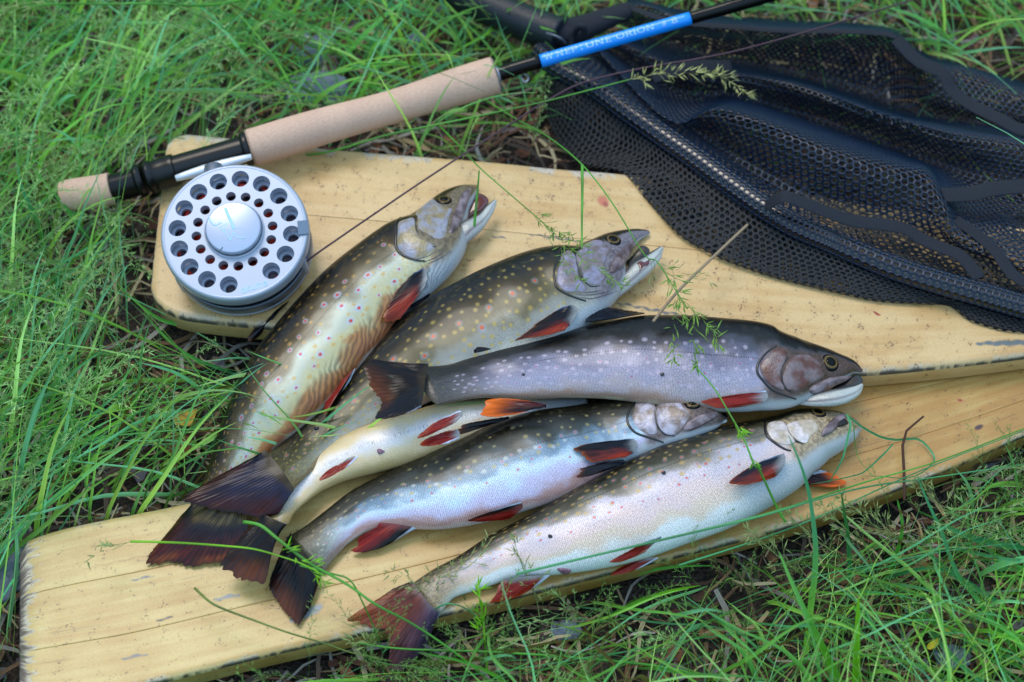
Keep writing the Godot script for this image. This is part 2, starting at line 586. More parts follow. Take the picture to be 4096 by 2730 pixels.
# ---------------------------------------------------------------- wood
func wood(sd: int, lengthmm: float, widthmm: float, light: Color, deep: Color, k: Dictionary) -> StandardMaterial3D:
	var w := 1536
	var h := 288
	var g1 := noise(sd, 0.05, 3).get_image(96, h, false, false, true)
	g1.resize(w, h, Image.INTERPOLATE_CUBIC)
	g1.convert(Image.FORMAT_L8)
	var a1 := g1.get_data()
	var g2 := noise(sd + 1, 0.11, 2).get_image(60, h, false, false, true)
	g2.resize(w, h, Image.INTERPOLATE_CUBIC)
	g2.convert(Image.FORMAT_L8)
	var a2 := g2.get_data()
	var big := noise_bytes(sd + 2, w, h, 0.008, 3)
	var mid := noise_bytes(sd + 3, w, h, 0.045, 3)
	var fine := noise_bytes(sd + 4, w, h, 0.22, 2)
	var by := PackedByteArray()
	by.resize(w * h * 3)
	var hb := PackedByteArray()
	hb.resize(w * h)
	var grey := Color(0.66, 0.66, 0.66)
	var dark := Color(0.16, 0.14, 0.14)
	for y in h:
		var v := float(y) / (h - 1)
		var de0 := v * widthmm
		var de1 := (1.0 - v) * widthmm
		for x in w:
			var i := y * w + x
			var u := float(x) / w
			var g := a1[i] / 255.0
			var s := a2[i] / 255.0
			var b := big[i] / 255.0
			var m := mid[i] / 255.0
			var f := fine[i] / 255.0
			var c := light.lerp(deep, clampf((g - 0.3) * 0.7 + (b - 0.5) * 0.6 + u * k.warm, 0, 1))
			# weathered varnish along the edges and at the end
			var e0: float = de0 - k.edge0 * smoothstep(0.4, 0.75, b + (m - 0.5) * 0.6 + (0.12 if u < 0.1 else 0.0)) * 1.6
			var e1: float = de1 - k.edge1 * smoothstep(0.35, 0.75, b + (m - 0.5) * 0.7) * 1.6
			var e2: float = u * lengthmm - k.end * (0.45 + 1.1 * s + (m - 0.5))
			var e := minf(minf(e0, e1), e2)
			c = c.lerp(grey.lerp(Color(0.82, 0.8, 0.76), m), smoothstep(2.5, -3.0, e) * 0.75)
			c = c.lerp(Color(0.33, 0.28, 0.26), smoothstep(k.end * 0.8, 0.0, u * lengthmm - (s - 0.4) * k.end * 1.4) * (0.75 + 0.25 * m))
			var rim: float = minf(de0, minf(de1, u * lengthmm))
			c = c.lerp(dark, smoothstep(0.4 + m * 1.5, 0.1, rim) * smoothstep(0.40, 0.6, m * 0.5 + b * 0.5 + 0.1) * 0.85)
			if s < 0.24: c = c.lerp(Color(0.35, 0.27, 0.2), smoothstep(0.24, 0.08, s) * smoothstep(0.45, 0.75, b) * k.streaks * 0.5)
			var dirt := smoothstep(0.70 - k.dirt * b, 0.84, f * 0.55 + m * 0.45)
			c = c.lerp(Color(0.25, 0.16, 0.09), dirt * 0.75)
			c = c * (0.95 + 0.1 * f)
			by[i * 3] = clampi(int(c.r * 255), 0, 255)
			by[i * 3 + 1] = clampi(int(c.g * 255), 0, 255)
			by[i * 3 + 2] = clampi(int(c.b * 255), 0, 255)
			hb[i] = clampi(int(130 + (g - 0.5) * 40 - smoothstep(1.0, -2.0, e) * (40 + 40 * f) - dirt * 10), 0, 255)
	for q in k.marks:
		# u, v, length, drop, half width in pixels, colour, strength
		for z in int(q[2] * 2):
			var o = z * 0.5 / q[2]
			dab(by, w, h, q[0] * w + z * 0.5, q[1] * h + q[3] * o + 1.2 * sin(z * 0.13), q[4] * (0.6 + 0.6 * sin(PI * o)), q[5], q[6] * (0.6 + 0.4 * sin(z * 0.21)) * 0.7, 0.0)
	var mt := mat(Color.WHITE, 0.42, 0.0, 0.25)
	mt.clearcoat_roughness = 0.3
	mt.albedo_texture = picture(w, h, by)
	mt.heightmap_enabled = true
	mt.heightmap_texture = picture(w, h, hb, false)
	mt.heightmap_scale = 0.03
	mt.texture_repeat = false
	return mt

# one glued strip of a paddle between the shares v0 and v1 of its width
func strip(A: PackedVector3Array, B: PackedVector3Array, v0: float, v1: float, thick: float, round_: float) -> Shape:
	var rows := []
	var uvs := []
	var N := A.size()
	for i in N:
		var across := A[i].distance_to(B[i])
		var e := round_ / across
		var p := []   # share, drop, texture share
		if v0 <= 0.0:
			p.append_array([[0.0, thick - round_, 0.3], [0.0, round_ * 1.1, 0.2], [0.0, round_, 0.0], [e * 0.13, round_ * 0.5, e * 0.2], [e * 0.5, round_ * 0.13, e * 0.5], [e, 0.0, e]])
		else:
			p.append_array([[v0 + 0.0004, thick, v0], [v0 + 0.0004, 0.00018, v0], [v0 + 0.0025, 0.0, v0 + 0.0025]])
		var a := e * 1.5 if v0 <= 0.0 else v0 + 0.01
		var b := 1.0 - e * 1.5 if v1 >= 1.0 else v1 - 0.01
		for j in 7:
			var v := lerpf(a, b, j / 6.0)
			p.append([v, 0.0, v])
		if v1 >= 1.0:
			p.append_array([[1 - e, 0.0, 1 - e], [1 - e * 0.5, round_ * 0.13, 1 - e * 0.5], [1 - e * 0.13, round_ * 0.5, 1 - e * 0.2], [1.0, round_, 1.0], [1.0, round_ * 1.1, 0.72], [1.0, thick - round_, 0.8], [1 - e, thick, 0.8]])
		else:
			p.append_array([[v1 - 0.0025, 0.0, v1 - 0.0025], [v1 - 0.0004, 0.00018, v1], [v1 - 0.0004, thick, v1]])
		if v0 <= 0.0: p.append([e, thick, 0.3])
		p.append(p[0])
		var row := PackedVector3Array()
		var ur := PackedVector2Array()
		for q in p:
			row.append(A[i].lerp(B[i], q[0]) - Vector3(0, q[1] + (0.0016 if i == 0 and q[1] < thick * 0.5 else 0.0), 0))
			ur.append(Vector2(float(i) / (N - 1), q[2]))
		rows.append(row); uvs.append(ur)
	var s := Shape.new()
	s.grid(rows, true, true, uvs)
	for i in [0, N - 1]:
		var row: PackedVector3Array = rows[i]
		var mid := Vector3.ZERO
		for q in row: mid += q / row.size()
		s.grid([row, fill(mid, row.size())], true, i != 0, [uvs[i], uvs[i]])
	return s

# ---------------------------------------------------------------- netting
func drape(rows: Array, R: int, C: int) -> Array:
	var ev := []
	for r in rows: ev.append(even(mm(r), C))
	var out := []
	for i in R + 1: out.append(PackedVector3Array())
	for j in C + 1:
		var col := PackedVector3Array()
		for r in ev: col.append(r[j])
		var q := even(col, R)
		for i in R + 1: out[i].append(q[i])
	return out

func at_net(g: Array, u: float, v: float) -> Vector3:
	var R := g.size() - 1
	var C: int = g[0].size() - 1
	var x := clampf(u, 0, 1) * C
	var y := clampf(v, 0, 1) * R
	var i := mini(int(y), R - 1)
	var j := mini(int(x), C - 1)
	var a: PackedVector3Array = g[i]
	var b: PackedVector3Array = g[i + 1]
	return a[j].lerp(a[j + 1], x - j).lerp(b[j].lerp(b[j + 1], x - j), y - i)

# six-sided meshes of cord over a draped sheet
func netting(s: Shape, g: Array, pitch: float, hole: float, wob := 0.0) -> Shape:
	var R := g.size() - 1
	var C: int = g[0].size() - 1
	var lu := 0.0
	var lv := 0.0
	for j in C: lu += g[R / 2][j].distance_to(g[R / 2][j + 1])
	for i in R: lv += g[i][C / 2].distance_to(g[i + 1][C / 2])
	var nu := int(lu / pitch)
	var nv := int(lv / (pitch * 0.866))
	for q in nv:
		for p in nu:
			var cu := (p + 0.5 + 0.5 * (q & 1)) / (nu + 0.5)
			var cv := (q + 0.5) / nv
			var o := s.v.size()
			var e := at_net(g, cu + 0.3 / nu, cv) - at_net(g, cu - 0.3 / nu, cv)
			var d := at_net(g, cu, cv + 0.3 / nv) - at_net(g, cu, cv - 0.3 / nv)
			var nn := d.cross(e).normalized()
			if nn.y < 0: nn = -nn
			var mid := at_net(g, cu, cv)
			var hs := hole * (1.0 + wob * sin(p * 1.7 + q * 2.3))
			for k in 6:
				var w := PI / 6 + k * PI / 3
				var pu := cos(w) * 0.5774 / nu
				var pv := sin(w) * 0.6667 / nv
				var op := at_net(g, cu + pu, cv + pv)
				var ip := mid.lerp(op, hs)
				var inn := (mid - op).normalized()
				s.v.append(op + nn * 0.00045); s.n.append(nn)
				s.v.append(ip - nn * 0.0001); s.n.append((nn * 0.7 + inn * 0.7).normalized())
				s.t.append(Vector2(cu, cv)); s.t.append(Vector2(cu, cv))
				s.c.append(Color.WHITE); s.c.append(Color.WHITE)
			for k in 6:
				var a := o + k * 2
				var b := o + ((k + 1) % 6) * 2
				s.f.append_array([a, a + 1, b, a + 1, b + 1, b])
			# keep the winding on the side of the normal
			var i0: int = s.f[s.f.size() - 36]
			var x := (s.v[i0 + 2] - s.v[i0]).cross(s.v[i0 + 1] - s.v[i0])
			if x.dot(nn) < 0:
				for z in range(s.f.size() - 36, s.f.size(), 3):
					var y: int = s.f[z + 1]
					s.f[z + 1] = s.f[z + 2]
					s.f[z + 2] = y
	return s

# ---------------------------------------------------------------- grass
# a leaf blade: a folded ribbon along a path, widest in its lower half
func blade(s: Shape, path: PackedVector3Array, width: float, face: Vector3, low: Color, high: Color, tipw := 0.06, spots := 0.0) -> Shape:
	var rows := []
	var cc := []
	var n := path.size()
	for i in n:
		var x := float(i) / (n - 1)
		var d := (path[mini(i + 1, n - 1)] - path[maxi(i - 1, 0)]).normalized()
		var side := d.cross(face).normalized()
		var up := side.cross(d)
		var w := width * 0.5 * maxf(tipw, minf(1.0, 0.6 + x * 1.6) * pow(1.0 - x, 0.55))
		var col := low.lerp(high, smoothstep(0.0, 0.7, x))
		if spots > 0.0 and sin(i * 2.1) > 0.75: col = col.lerp(sc(0.4, 0.16, 0.1), spots)
		rows.append(PackedVector3Array([path[i] - side * w + up * w * 0.25, path[i], path[i] + side * w + up * w * 0.25]))
		cc.append(PackedColorArray([col, col * 0.86, col]))
	var di: Vector3 = rows[n / 2][0] - rows[n / 2 - 1][0]
	var dj: Vector3 = rows[n / 2][2] - rows[n / 2][0]
	s.grid(rows, false, di.cross(dj).dot(face) < 0, [], cc)
	return s

# a loose seed head along a path
func panicle(s: Shape, path: PackedVector3Array, n: int, reach: float, grain: float, col: Color, sd: int) -> Shape:
	var r := RandomNumberGenerator.new()
	r.seed = sd
	for k in n:
		var x := (k + r.randf()) / n
		var p := cr(path, x * (path.size() - 1))
		var d := (cr(path, minf(x + 0.05, 1.0) * (path.size() - 1)) - cr(path, maxf(x - 0.05, 0.0) * (path.size() - 1))).normalized()
		var o := Vector3(r.randf_range(-1, 1), r.randf_range(-0.5, 0.8), r.randf_range(-1, 1)).normalized()
		var dir := (d * 0.9 + o * 0.8).normalized()
		var l := reach * (1.1 - x) * r.randf_range(0.3, 1.0)
		var q := p + dir * l
		if l > 0.003: tube(s, PackedVector3Array([p, p.lerp(q, 0.5) + d * l * 0.1, q]), PackedFloat32Array([0.00016]), 3, false, 1.0, PackedColorArray([col * 0.8, col * 0.8, col * 0.8]))
		for z in r.randi_range(1, 3):
			var e := (dir + Vector3(r.randf_range(-1, 1), r.randf_range(-0.6, 0.6), r.randf_range(-1, 1)) * 0.7).normalized()
			var c := col * r.randf_range(0.8, 1.25)
			var g := grain * r.randf_range(0.7, 1.3)
			tube(s, PackedVector3Array([q, q + e * g * 0.45, q + e * g]), PackedFloat32Array([g * 0.03, g * 0.075, g * 0.015]), 4, false, 1.0, PackedColorArray([c, c, c * 0.9]))
	return s

func arc(from_deg: float, to_deg: float, steps: int, sway := 0.0) -> PackedVector3Array:
	var p := PackedVector3Array([Vector3.ZERO])
	var at := Vector3.ZERO
	for i in steps:
		var a := deg_to_rad(lerpf(from_deg, to_deg, float(i) / (steps - 1)))
		at += Vector3(sin(a), cos(a), sin(i * 0.9) * sway) / steps
		p.append(at)
	return p

func scatter(called: String, label: String, category: String, meshes: Array, places: Array, m: Material, parent: Node3D = null) -> void:
	# one set of copies for each shape
	var root := thing(called, label, category) if parent == null else parent
	root.set_meta("kind", "stuff")
	for i in meshes.size():
		var mm_ := MultiMesh.new()
		mm_.transform_format = MultiMesh.TRANSFORM_3D
		mm_.use_colors = true
		mm_.mesh = meshes[i]
		mm_.instance_count = places[i].size()
		for j in places[i].size():
			mm_.set_instance_transform(j, places[i][j][0])
			mm_.set_instance_color(j, places[i][j][1])
		var o := MultiMeshInstance3D.new()
		o.multimesh = mm_
		o.material_override = m
		o.name = called + "_clump"
		o.set_meta("kind", "stuff")
		root.add_child(o, true)

func _ready() -> void:
	var cam := Camera3D.new()
	cam.name = "camera"
	cam.projection = Camera3D.PROJECTION_PERSPECTIVE
	var lens := CameraAttributesPhysical.new()
	lens.frustum_focal_length = 50.0
	lens.exposure_aperture = 6.5
	lens.frustum_focus_distance = 0.81
	cam.attributes = lens
	cam.near = 0.05
	cam.far = 120.0
	add_child(cam)
	cam.fov = 27.0
	cam.position = Vector3(0, 0.73724, 0.51622)
	cam.rotation_degrees = Vector3(-55, 0, 0)
	cam.current = true
	var env := Environment.new()
	var sky := Sky.new()
	var air := ProceduralSkyMaterial.new()
	air.sky_top_color = Color(0.72, 0.86, 1.0)
	air.sky_horizon_color = Color(0.19, 0.235, 0.24)
	air.sky_curve = 0.45
	air.sky_energy_multiplier = 1.0
	air.ground_bottom_color = Color(0.12, 0.16, 0.09)
	air.ground_horizon_color = Color(0.2, 0.26, 0.18)
	sky.sky_material = air
	env.background_mode = Environment.BG_SKY
	env.sky = sky
	env.background_energy_multiplier = 1.0
	env.tonemap_mode = Environment.TONE_MAPPER_LINEAR
	env.tonemap_exposure = 1.95
	env.sdfgi_enabled = true
	env.ssao_enabled = true
	env.ssil_enabled = true
	var world := WorldEnvironment.new()
	world.name = "daylight"
	world.environment = env
	add_child(world)
	var sun := DirectionalLight3D.new()
	sun.name = "sun"
	sun.light_energy = 0.28
	sun.light_color = Color(1.0, 0.97, 0.93)
	sun.light_angular_distance = 28.0
	sun.shadow_enabled = true
	add_child(sun)
	sun.rotation_degrees = Vector3(-62, -150, 0)
	rng.seed = 11
	materials()
	ground()
	paddles()
	catch_of_trout()
	fly_rod()
	fly_reel()
	landing_net()
	litter()
	grass_mass()
	single_plants()


func materials() -> void:
	M.fin = vmat(0.28, 0.0, 0.12)
	M.fin.metallic_specular = 0.32
	M.head = vmat(0.33, 0.05, 0.3)
	bump(M.head, 9, 0.05, 0.035, 40.0)
	M.dark = mat(Color(0.05, 0.05, 0.06), 0.3, 0.0, 0.5)
	M.ray = mat(Color(0.36, 0.33, 0.36), 0.4)
	M.blood = mat(Color(0.32, 0.03, 0.03), 0.2, 0.0, 0.8)
	M.eye = vmat(0.12, 0.0, 0.0)
	M.eye.metallic_specular = 0.3
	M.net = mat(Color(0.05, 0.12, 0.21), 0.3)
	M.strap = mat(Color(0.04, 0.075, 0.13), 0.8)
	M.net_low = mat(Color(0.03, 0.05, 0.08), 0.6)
	bump(M.strap, 5, 0.05, 0.04, 60.0)
	M.tube = mat(Color(0.03, 0.04, 0.06), 0.18, 0.0, 0.5)
	M.grip = mat(Color(0.05, 0.09, 0.14), 0.5)
	bump(M.grip, 6, 0.06, 0.03, 30.0)
	M.black = mat(Color(0.05, 0.055, 0.065), 0.28, 0.3)
	M.blank = mat(Color(0.02, 0.022, 0.03), 0.12)
	M.blank.metallic_specular = 0.35
	M.blue = mat(Color(0.0, 0.56, 0.98), 0.25, 0.0, 0.2)
	M.print = mat(Color(0.66, 0.83, 0.94), 0.5)
	M.silver = mat(Color(0.68, 0.715, 0.78), 0.36, 0.35)
	M.silver_dark = mat(Color(0.42, 0.45, 0.5), 0.4, 0.6)
	M.orange = mat(Color(0.9, 0.2, 0.08), 0.5)
	M.flyline = mat(Color(0.22, 0.12, 0.19), 0.4)
	M.leaf = vmat(0.45, 0.0, 0.0, 0.6)
	M.leaf.resource_name = "grass"
	M.dry = vmat(0.8)
	M.stone = mat(Color(0.42, 0.46, 0.52), 0.85)
	bump(M.stone, 8, 0.03, 0.2, 20.0)


func ground() -> void:
	var line := PackedFloat32Array()
	for i in 121:
		var x := (i - 60) / 60.0
		line.append(x * 0.9 + signf(x) * pow(absf(x), 7) * 45.0)
	var n := noise(3, 6.0, 4)
	var rows := []
	var uvs := []
	for i in 121:
		var row := PackedVector3Array()
		for j in 121:
			var x := line[j]
			var z := line[i]
			row.append(Vector3(x, n.get_noise_2d(x, z) * 0.006 - 0.004, z))
		rows.append(row)
	var s := Shape.new()
	s.grid(rows, false, true)
	var w := 1024
	var a := noise_bytes(31, w, w, 0.02, 4)
	var b := noise_bytes(32, w, w, 0.12, 3)
	var c := noise_bytes(33, w, w, 0.006, 2)
	var by := PackedByteArray()
	by.resize(w * w * 3)
	var lut := ramp([[0.0, Color(0.06, 0.05, 0.05)], [0.35, Color(0.17, 0.13, 0.11)], [0.55, Color(0.27, 0.21, 0.17)], [0.72, Color(0.36, 0.33, 0.33)], [1.0, Color(0.5, 0.45, 0.38)]])
	for i in w * w:
		var q := lut[clampi(a[i] + b[i] - 0 + (c[i] - 128) / 2, 0, 511)]
		by[i * 3] = int(q.r * 255)
		by[i * 3 + 1] = int(q.g * 255)
		by[i * 3 + 2] = int(q.b * 255)
	var m := mat(Color.WHITE, 0.9)
	m.albedo_texture = picture(w, w, by)
	m.uv1_triplanar = true
	m.uv1_world_triplanar = true
	m.uv1_scale = Vector3(2.6, 2.6, 2.6)
	m.heightmap_enabled = true
	m.heightmap_texture = picture(w, w, b, false)
	m.heightmap_scale = 0.5
	tag(put("ground", s.mesh(), m), "bare brown soil under grass and dry litter", "ground", "", "structure")


var upper_outline := PackedVector2Array()
var lower_outline := PackedVector2Array()

func paddles() -> void:
	var A := even(mm([-232.8,30.2,-135.2, -231.4,30.2,-144.3, -228,30.3,-149, -221.5,30.5,-151.3, -206.1,30.8,-149.3, -168.9,31.8,-143.6, -125.2,32.9,-135.9, -71.4,34.2,-128.8, -18.3,35.5,-122.1, 34.2,36.9,-113.7, 63.6,37.6,-110.3, 148,39.7,-96, 229.9,41.7,-79.1, 323.3,44.1,-57.7, 356.2,44.9,-49.9]), 80)
	var B := even(mm([-226.1,30.3,-19.8, -222,30.4,-10.3, -215.6,30.6,-3.5, -207.9,30.8,1.3, -199.8,31,4.1, -189.9,31.3,5.9, -174.9,31.6,8.2, -142.4,32.4,12.4, -102.2,33.4,17.3, -56.9,34.6,22.9, -6.9,35.8,29.2, 42.5,37.1,35.8, 83.7,38.1,41.8, 150.1,39.8,48.5, 206,41.1,51.6, 303,43.6,41.2, 337.3,44.4,33]), 80)
	upper_outline = vec2s([-233,-135, -231,-144, -228,-149, -221,-151, -206,-149, -169,-144, -125,-136, -71,-129, -18,-122, 34,-114, 64,-110, 148,-96, 230,-79, 323,-58, 356,-50, 337,33, 303,41, 206,52, 150,49, 84,42, 43,36, -7,29, -57,23, -102,17, -142,12, -175,8, -190,6, -200,4, -208,1, -216,-3, -222,-10, -226,-20])
	var m := wood(41, 660, 110, Color(0.80, 0.675, 0.47), Color(0.70, 0.53, 0.30), {"warm": 0.1, "edge0": 3.5, "edge1": 1.5, "end": 3.0, "streaks": 0.4, "dirt": 0.15, "marks": [[0.425, 0.40, 90, 4.0, 2.0, Color(0.3, 0.32, 0.36), 0.75], [0.385, 0.43, 26, 2.0, 2.0, Color(0.3, 0.32, 0.36), 0.7], [0.52, 0.72, 130, 12.0, 2.5, Color(0.3, 0.32, 0.36), 0.7], [0.59, 0.76, 50, 4.0, 5.0, Color(0.2, 0.2, 0.24), 0.6], [0.89, 0.88, 120, 10.0, 6.0, Color(0.35, 0.4, 0.42), 0.55], [0.501, 0.17, 7, 3.0, 9.0, Color(0.72, 0.4, 0.3), 0.7], [0.505, 0.19, 4, 2.0, 5.0, Color(0.6, 0.25, 0.22), 0.7], [0.785, 0.66, 12, 7.0, 2.2, Color(0.5, 0.08, 0.06), 0.9], [0.11, 0.6, 30, 4.0, 3.0, Color(0.4, 0.25, 0.15), 0.5]]})
	var p := thing("wooden_paddle", "weathered yellow wooden paddle under the reel and net, overlapping the other one", "paddle", (A[40] + B[40]) / 2 - Vector3(0, 0.018, 0), "wooden paddles under the fish")
	put("wood_strip", strip(A, B, 0.0, 0.40, 0.019, 0.004).mesh(), m, p)
	put("wood_strip", strip(A, B, 0.40, 1.0, 0.019, 0.004).mesh(), m, p)
	A = even(mm([-273.8,24,159, -272.8,24,154.2, -269.1,24,150.9, -262.4,24,147.9, -243.2,24,141.9, -217.2,24,135.9, -186.7,24,128.7, -138.8,24,116, -79.9,24,98.7, -19.6,24,79.5, 58,24,58.3, 137.7,24,38, 218.9,24,22, 316.5,24,4, 351.8,24,-1]), 80)
	B = even(mm([-257.8,24,241.9, -255.3,24,245.2, -251.4,24,246.6, -243.8,24,245.9, -221.7,24,242.9, -199.6,24,238.8, -177,24,232.9, -127.9,24,219.6, -72,24,206, -15,24,191.4, 55,24,172.2, 149,24,145.8, 234.5,24,114.3, 299.9,24,84.3, 336.1,24,67.5]), 80)
	lower_outline = vec2s([-274,159, -273,154, -269,151, -262,148, -243,142, -217,136, -187,129, -139,116, -80,99, -20,80, 58,58, 138,38, 219,22, 317,4, 352,-1, 336,67, 300,84, 235,114, 149,146, 55,172, -15,191, -72,206, -128,220, -177,233, -200,239, -222,243, -244,246, -251,247, -255,245, -258,242])
	m = wood(52, 690, 100, Color(0.775, 0.675, 0.43), Color(0.665, 0.495, 0.25), {"warm": 0.85, "edge0": 1.6, "edge1": 2.0, "end": 11.0, "streaks": 0.5, "dirt": 0.055, "marks": [[0.235, 0.36, 3, 0.0, 3.0, Color(0.2, 0.2, 0.28), 0.8], [0.236, 0.45, 3, 0.0, 3.0, Color(0.2, 0.2, 0.28), 0.7], [0.238, 0.54, 3, 0.0, 2.6, Color(0.2, 0.2, 0.28), 0.7], [0.24, 0.6, 3, 0.0, 2.4, Color(0.2, 0.2, 0.28), 0.7], [0.242, 0.66, 3, 0.0, 2.4, Color(0.2, 0.2, 0.28), 0.7], [0.165, 0.33, 40, 3.0, 2.4, Color(0.3, 0.28, 0.3), 0.7], [0.17, 0.62, 34, 2.0, 4.0, Color(0.5, 0.52, 0.55), 0.7], [0.10, 0.40, 30, 1.0, 2.6, Color(0.4, 0.42, 0.45), 0.6], [0.12, 0.66, 22, 1.0, 2.6, Color(0.25, 0.22, 0.25), 0.7], [0.09, 0.83, 34, 1.0, 3.0, Color(0.4, 0.42, 0.45), 0.7], [0.235, 0.84, 40, -12.0, 9.0, Color(0.5, 0.52, 0.55), 0.7], [0.06, 0.28, 150, -4.0, 1.5, Color(0.6, 0.46, 0.3), 0.45], [0.05, 0.20, 200, -6.0, 1.3, Color(0.6, 0.46, 0.32), 0.45], [0.42, 0.5, 6, 0.0, 6.0, Color(0.1, 0.05, 0.05), 0.9], [0.445, 0.47, 3, 0.0, 3.0, Color(0.3, 0.12, 0.08), 0.8], [0.87, 0.52, 7, 5.0, 3.0, Color(0.6, 0.2, 0.15), 0.7], [0.885, 0.78, 10, 1.0, 6.0, Color(0.3, 0.2, 0.2), 0.7]]})
	p = thing("wooden_paddle", "pale yellow wooden paddle under the tails, nearest the camera, with worn grey end", "paddle", (A[40] + B[40]) / 2 - Vector3(0, 0.018, 0), "wooden paddles under the fish")
	put("wood_strip", strip(A, B, 0.0, 0.36, 0.018, 0.003).mesh(), m, p)
	put("wood_strip", strip(A, B, 0.36, 0.70, 0.018, 0.003).mesh(), m, p)
	put("wood_strip", strip(A, B, 0.70, 1.0, 0.018, 0.003).mesh(), m, p)


func catch_of_trout() -> void:
	var t: Node3D
	var F: Body
	var J: Body
	var s: Shape
	F = Body.new([85.7,40.9,-55.3,1.9,1.0, 77.4,41.8,-52.1,5.2,3.2, 65.5,43.3,-43.3,10.4,6.2, 57.1,44.6,-33.3,15.4,8.9, 49.1,47.2,-20.5,23.9,13.2, 37.4,48.9,-9.9,29.8,16.4, 19.4,48.0,0.5,34.4,16.5, 0.9,47.4,11.1,35.9,16.9, -17.3,45.7,20.4,35.1,16.2, -38.6,43.9,32.3,33.0,15.2, -60.2,40.8,46.9,27.5,12.7, -79.5,37.7,63.3,22.2,10.2, -98.3,35.5,79.9,17.0,7.7, -114.4,36.4,98.4,13.0,5.2, -125.3,41.6,113.3,13.2,4.2, -132.8,45.1,122.3,15.1,3.6])
	t = thing("trout", "olive spotted trout with blood on its open jaw, right of the golden trout", "fish", Vector3(-0.0173, 0.0320, 0.0204), "six trout laid across the paddles")
	put("body", body_shape(F, -0.12, 150, 44).mesh(), skin(111, [[0.0, Color(0.0216, 0.0245, 0.0132)], [0.24, Color(0.0504, 0.049, 0.0264)], [0.38, Color(0.158, 0.14, 0.066)], [0.52, Color(0.337, 0.319, 0.226)], [0.63, Color(0.541, 0.541, 0.509)], [0.75, Color(0.666, 0.655, 0.604)], [0.86, Color(0.645, 0.52, 0.403)], [1.0, Color(0.7, 0.68, 0.66)]], {"hu": 0.345, "head": Color(0.45, 0.423, 0.45), "fleck": Color(0.378, 0.324, 0.126), "spots": [[233, Color(0.666, 0.576, 0.27), 4.2, 0.25, 0.74, 0.67, 0.0], [21, Color(0.765, 0.27, 0.126), 3.7, 0.36, 0.66, 0.85, 0.6]]}), t)
	put("gill_cover", plate(F, [4.71,1.100, 5.07,1.169, 5.36,1.379, 5.57,1.588, 5.71,1.763, 5.64,1.972, 5.36,2.112, 5.14,2.182, 5.14,1.902, 4.93,1.588, 4.71,1.309], 0.0008, [sc(0.58,0.56,0.66), sc(0.5,0.45,0.44), sc(0.32,0.29,0.31)]).mesh(), M.head, t)
	put("cheek", plate(F, [4.64,1.309, 5.00,1.658, 5.14,1.972, 5.00,2.147, 4.79,2.251, 4.43,2.182, 4.14,1.972, 3.79,1.868, 2.93,1.833, 3.07,1.588, 2.71,1.169, 3.00,0.820, 3.93,1.134], 0.0006, [sc(0.5,0.45,0.44), sc(0.58,0.56,0.66), sc(0.32,0.29,0.31)]).mesh(), M.head, t)
	put("gill_slit", line_on(F, [4.36,0.855, 4.93,0.995, 5.29,1.274, 5.57,1.484, 5.71,1.658, 5.79,1.833, 5.64,2.042, 5.43,2.251, 5.29,2.391], 0.0008).mesh(), M.dark, t)
	put("cheek_edge", line_on(F, [4.57,1.239, 4.93,1.553, 5.07,1.833, 5.07,2.042, 5.00,2.182, 4.79,2.286], 0.0005).mesh(), M.dark, t)
	put("upper_jaw", plate(F, [1.29,2.321, 1.29,2.601, 1.93,3.229, 3.21,2.670, 4.00,2.321, 4.21,2.182, 3.93,2.077, 3.36,2.112, 2.00,2.286], 0.0017, [sc(0.58,0.52,0.54), sc(0.36,0.29,0.3), sc(0.13,0.11,0.12)]).mesh(), M.head, t)
	s = fit_dome(Shape.new(), F.on(2.29, 1.518), F.out(2.29, 1.518), 0.00535, 0.00187, -0.0006, [[0.58, sc(0.02,0.02,0.03)], [0.68, sc(0.46,0.38,0.2)], [0.86, sc(0.2,0.18,0.16)], [1.0, sc(0.02,0.02,0.025)]])
	var f2_eye := put("eye", s.mesh(), M.eye, t)
	put("pupil", fit_dome(Shape.new(), F.on(2.29, 1.518), F.out(2.29, 1.518), 0.00268, 0.00089, 0.00074, [[1.0, sc(0.01,0.012,0.03)]]).mesh(), M.eye, f2_eye)
	put("gill_ray", line_on(F, [5.36,2.147, 5.14,2.251, 4.93,2.356, 4.50,2.566], 0.0003, 0.0001).mesh(), M.ray, t)
	put("gill_ray", line_on(F, [5.43,2.147, 5.14,2.321, 4.79,2.496, 4.36,2.740], 0.0003, 0.0001).mesh(), M.ray, t)
	put("gill_ray", line_on(F, [5.36,2.251, 5.14,2.426, 4.71,2.601, 4.29,2.845], 0.0003, 0.0001).mesh(), M.ray, t)
	J = Body.new([92.7,47.8,-36.9,1.5,0.9, 88.3,48.6,-30.0,4.2,2.5, 83.2,48.8,-24.2,5.6,3.3, 77.6,48.8,-18.9,6.5,3.9, 72.0,47.9,-13.3,5.7,3.4, 66.4,47.2,-8.0,5.4,3.2, 60.9,47.0,-3.8,5.9,3.5])
	put("lower_jaw", body_shape(J, -0.3, 40, 24, func(u: float, v: float) -> Color: return sc(0.05,0.05,0.06).lerp(sc(0.70,0.72,0.70), smoothstep(0.2, 0.34, v + u * 0.05)).lerp(sc(0.46,0.42,0.43), (smoothstep(0.50, 0.56, v) * smoothstep(0.66, 0.6, v) + 0.5 * smoothstep(0.1, 0.8, u)) * 0.75)).mesh(), M.head, t)
	put("blood_smear", plate(J, [2.86,1.169, 2.50,1.204, 2.36,1.553, 1.79,1.658, 2.29,2.042, 2.71,1.902, 3.00,1.937, 3.29,2.007, 3.00,1.658], 0.0004, [sc(0.3,0.03,0.02), sc(0.4,0.06,0.03), sc(0.35,0.05,0.03)]).mesh(), M.blood, t)
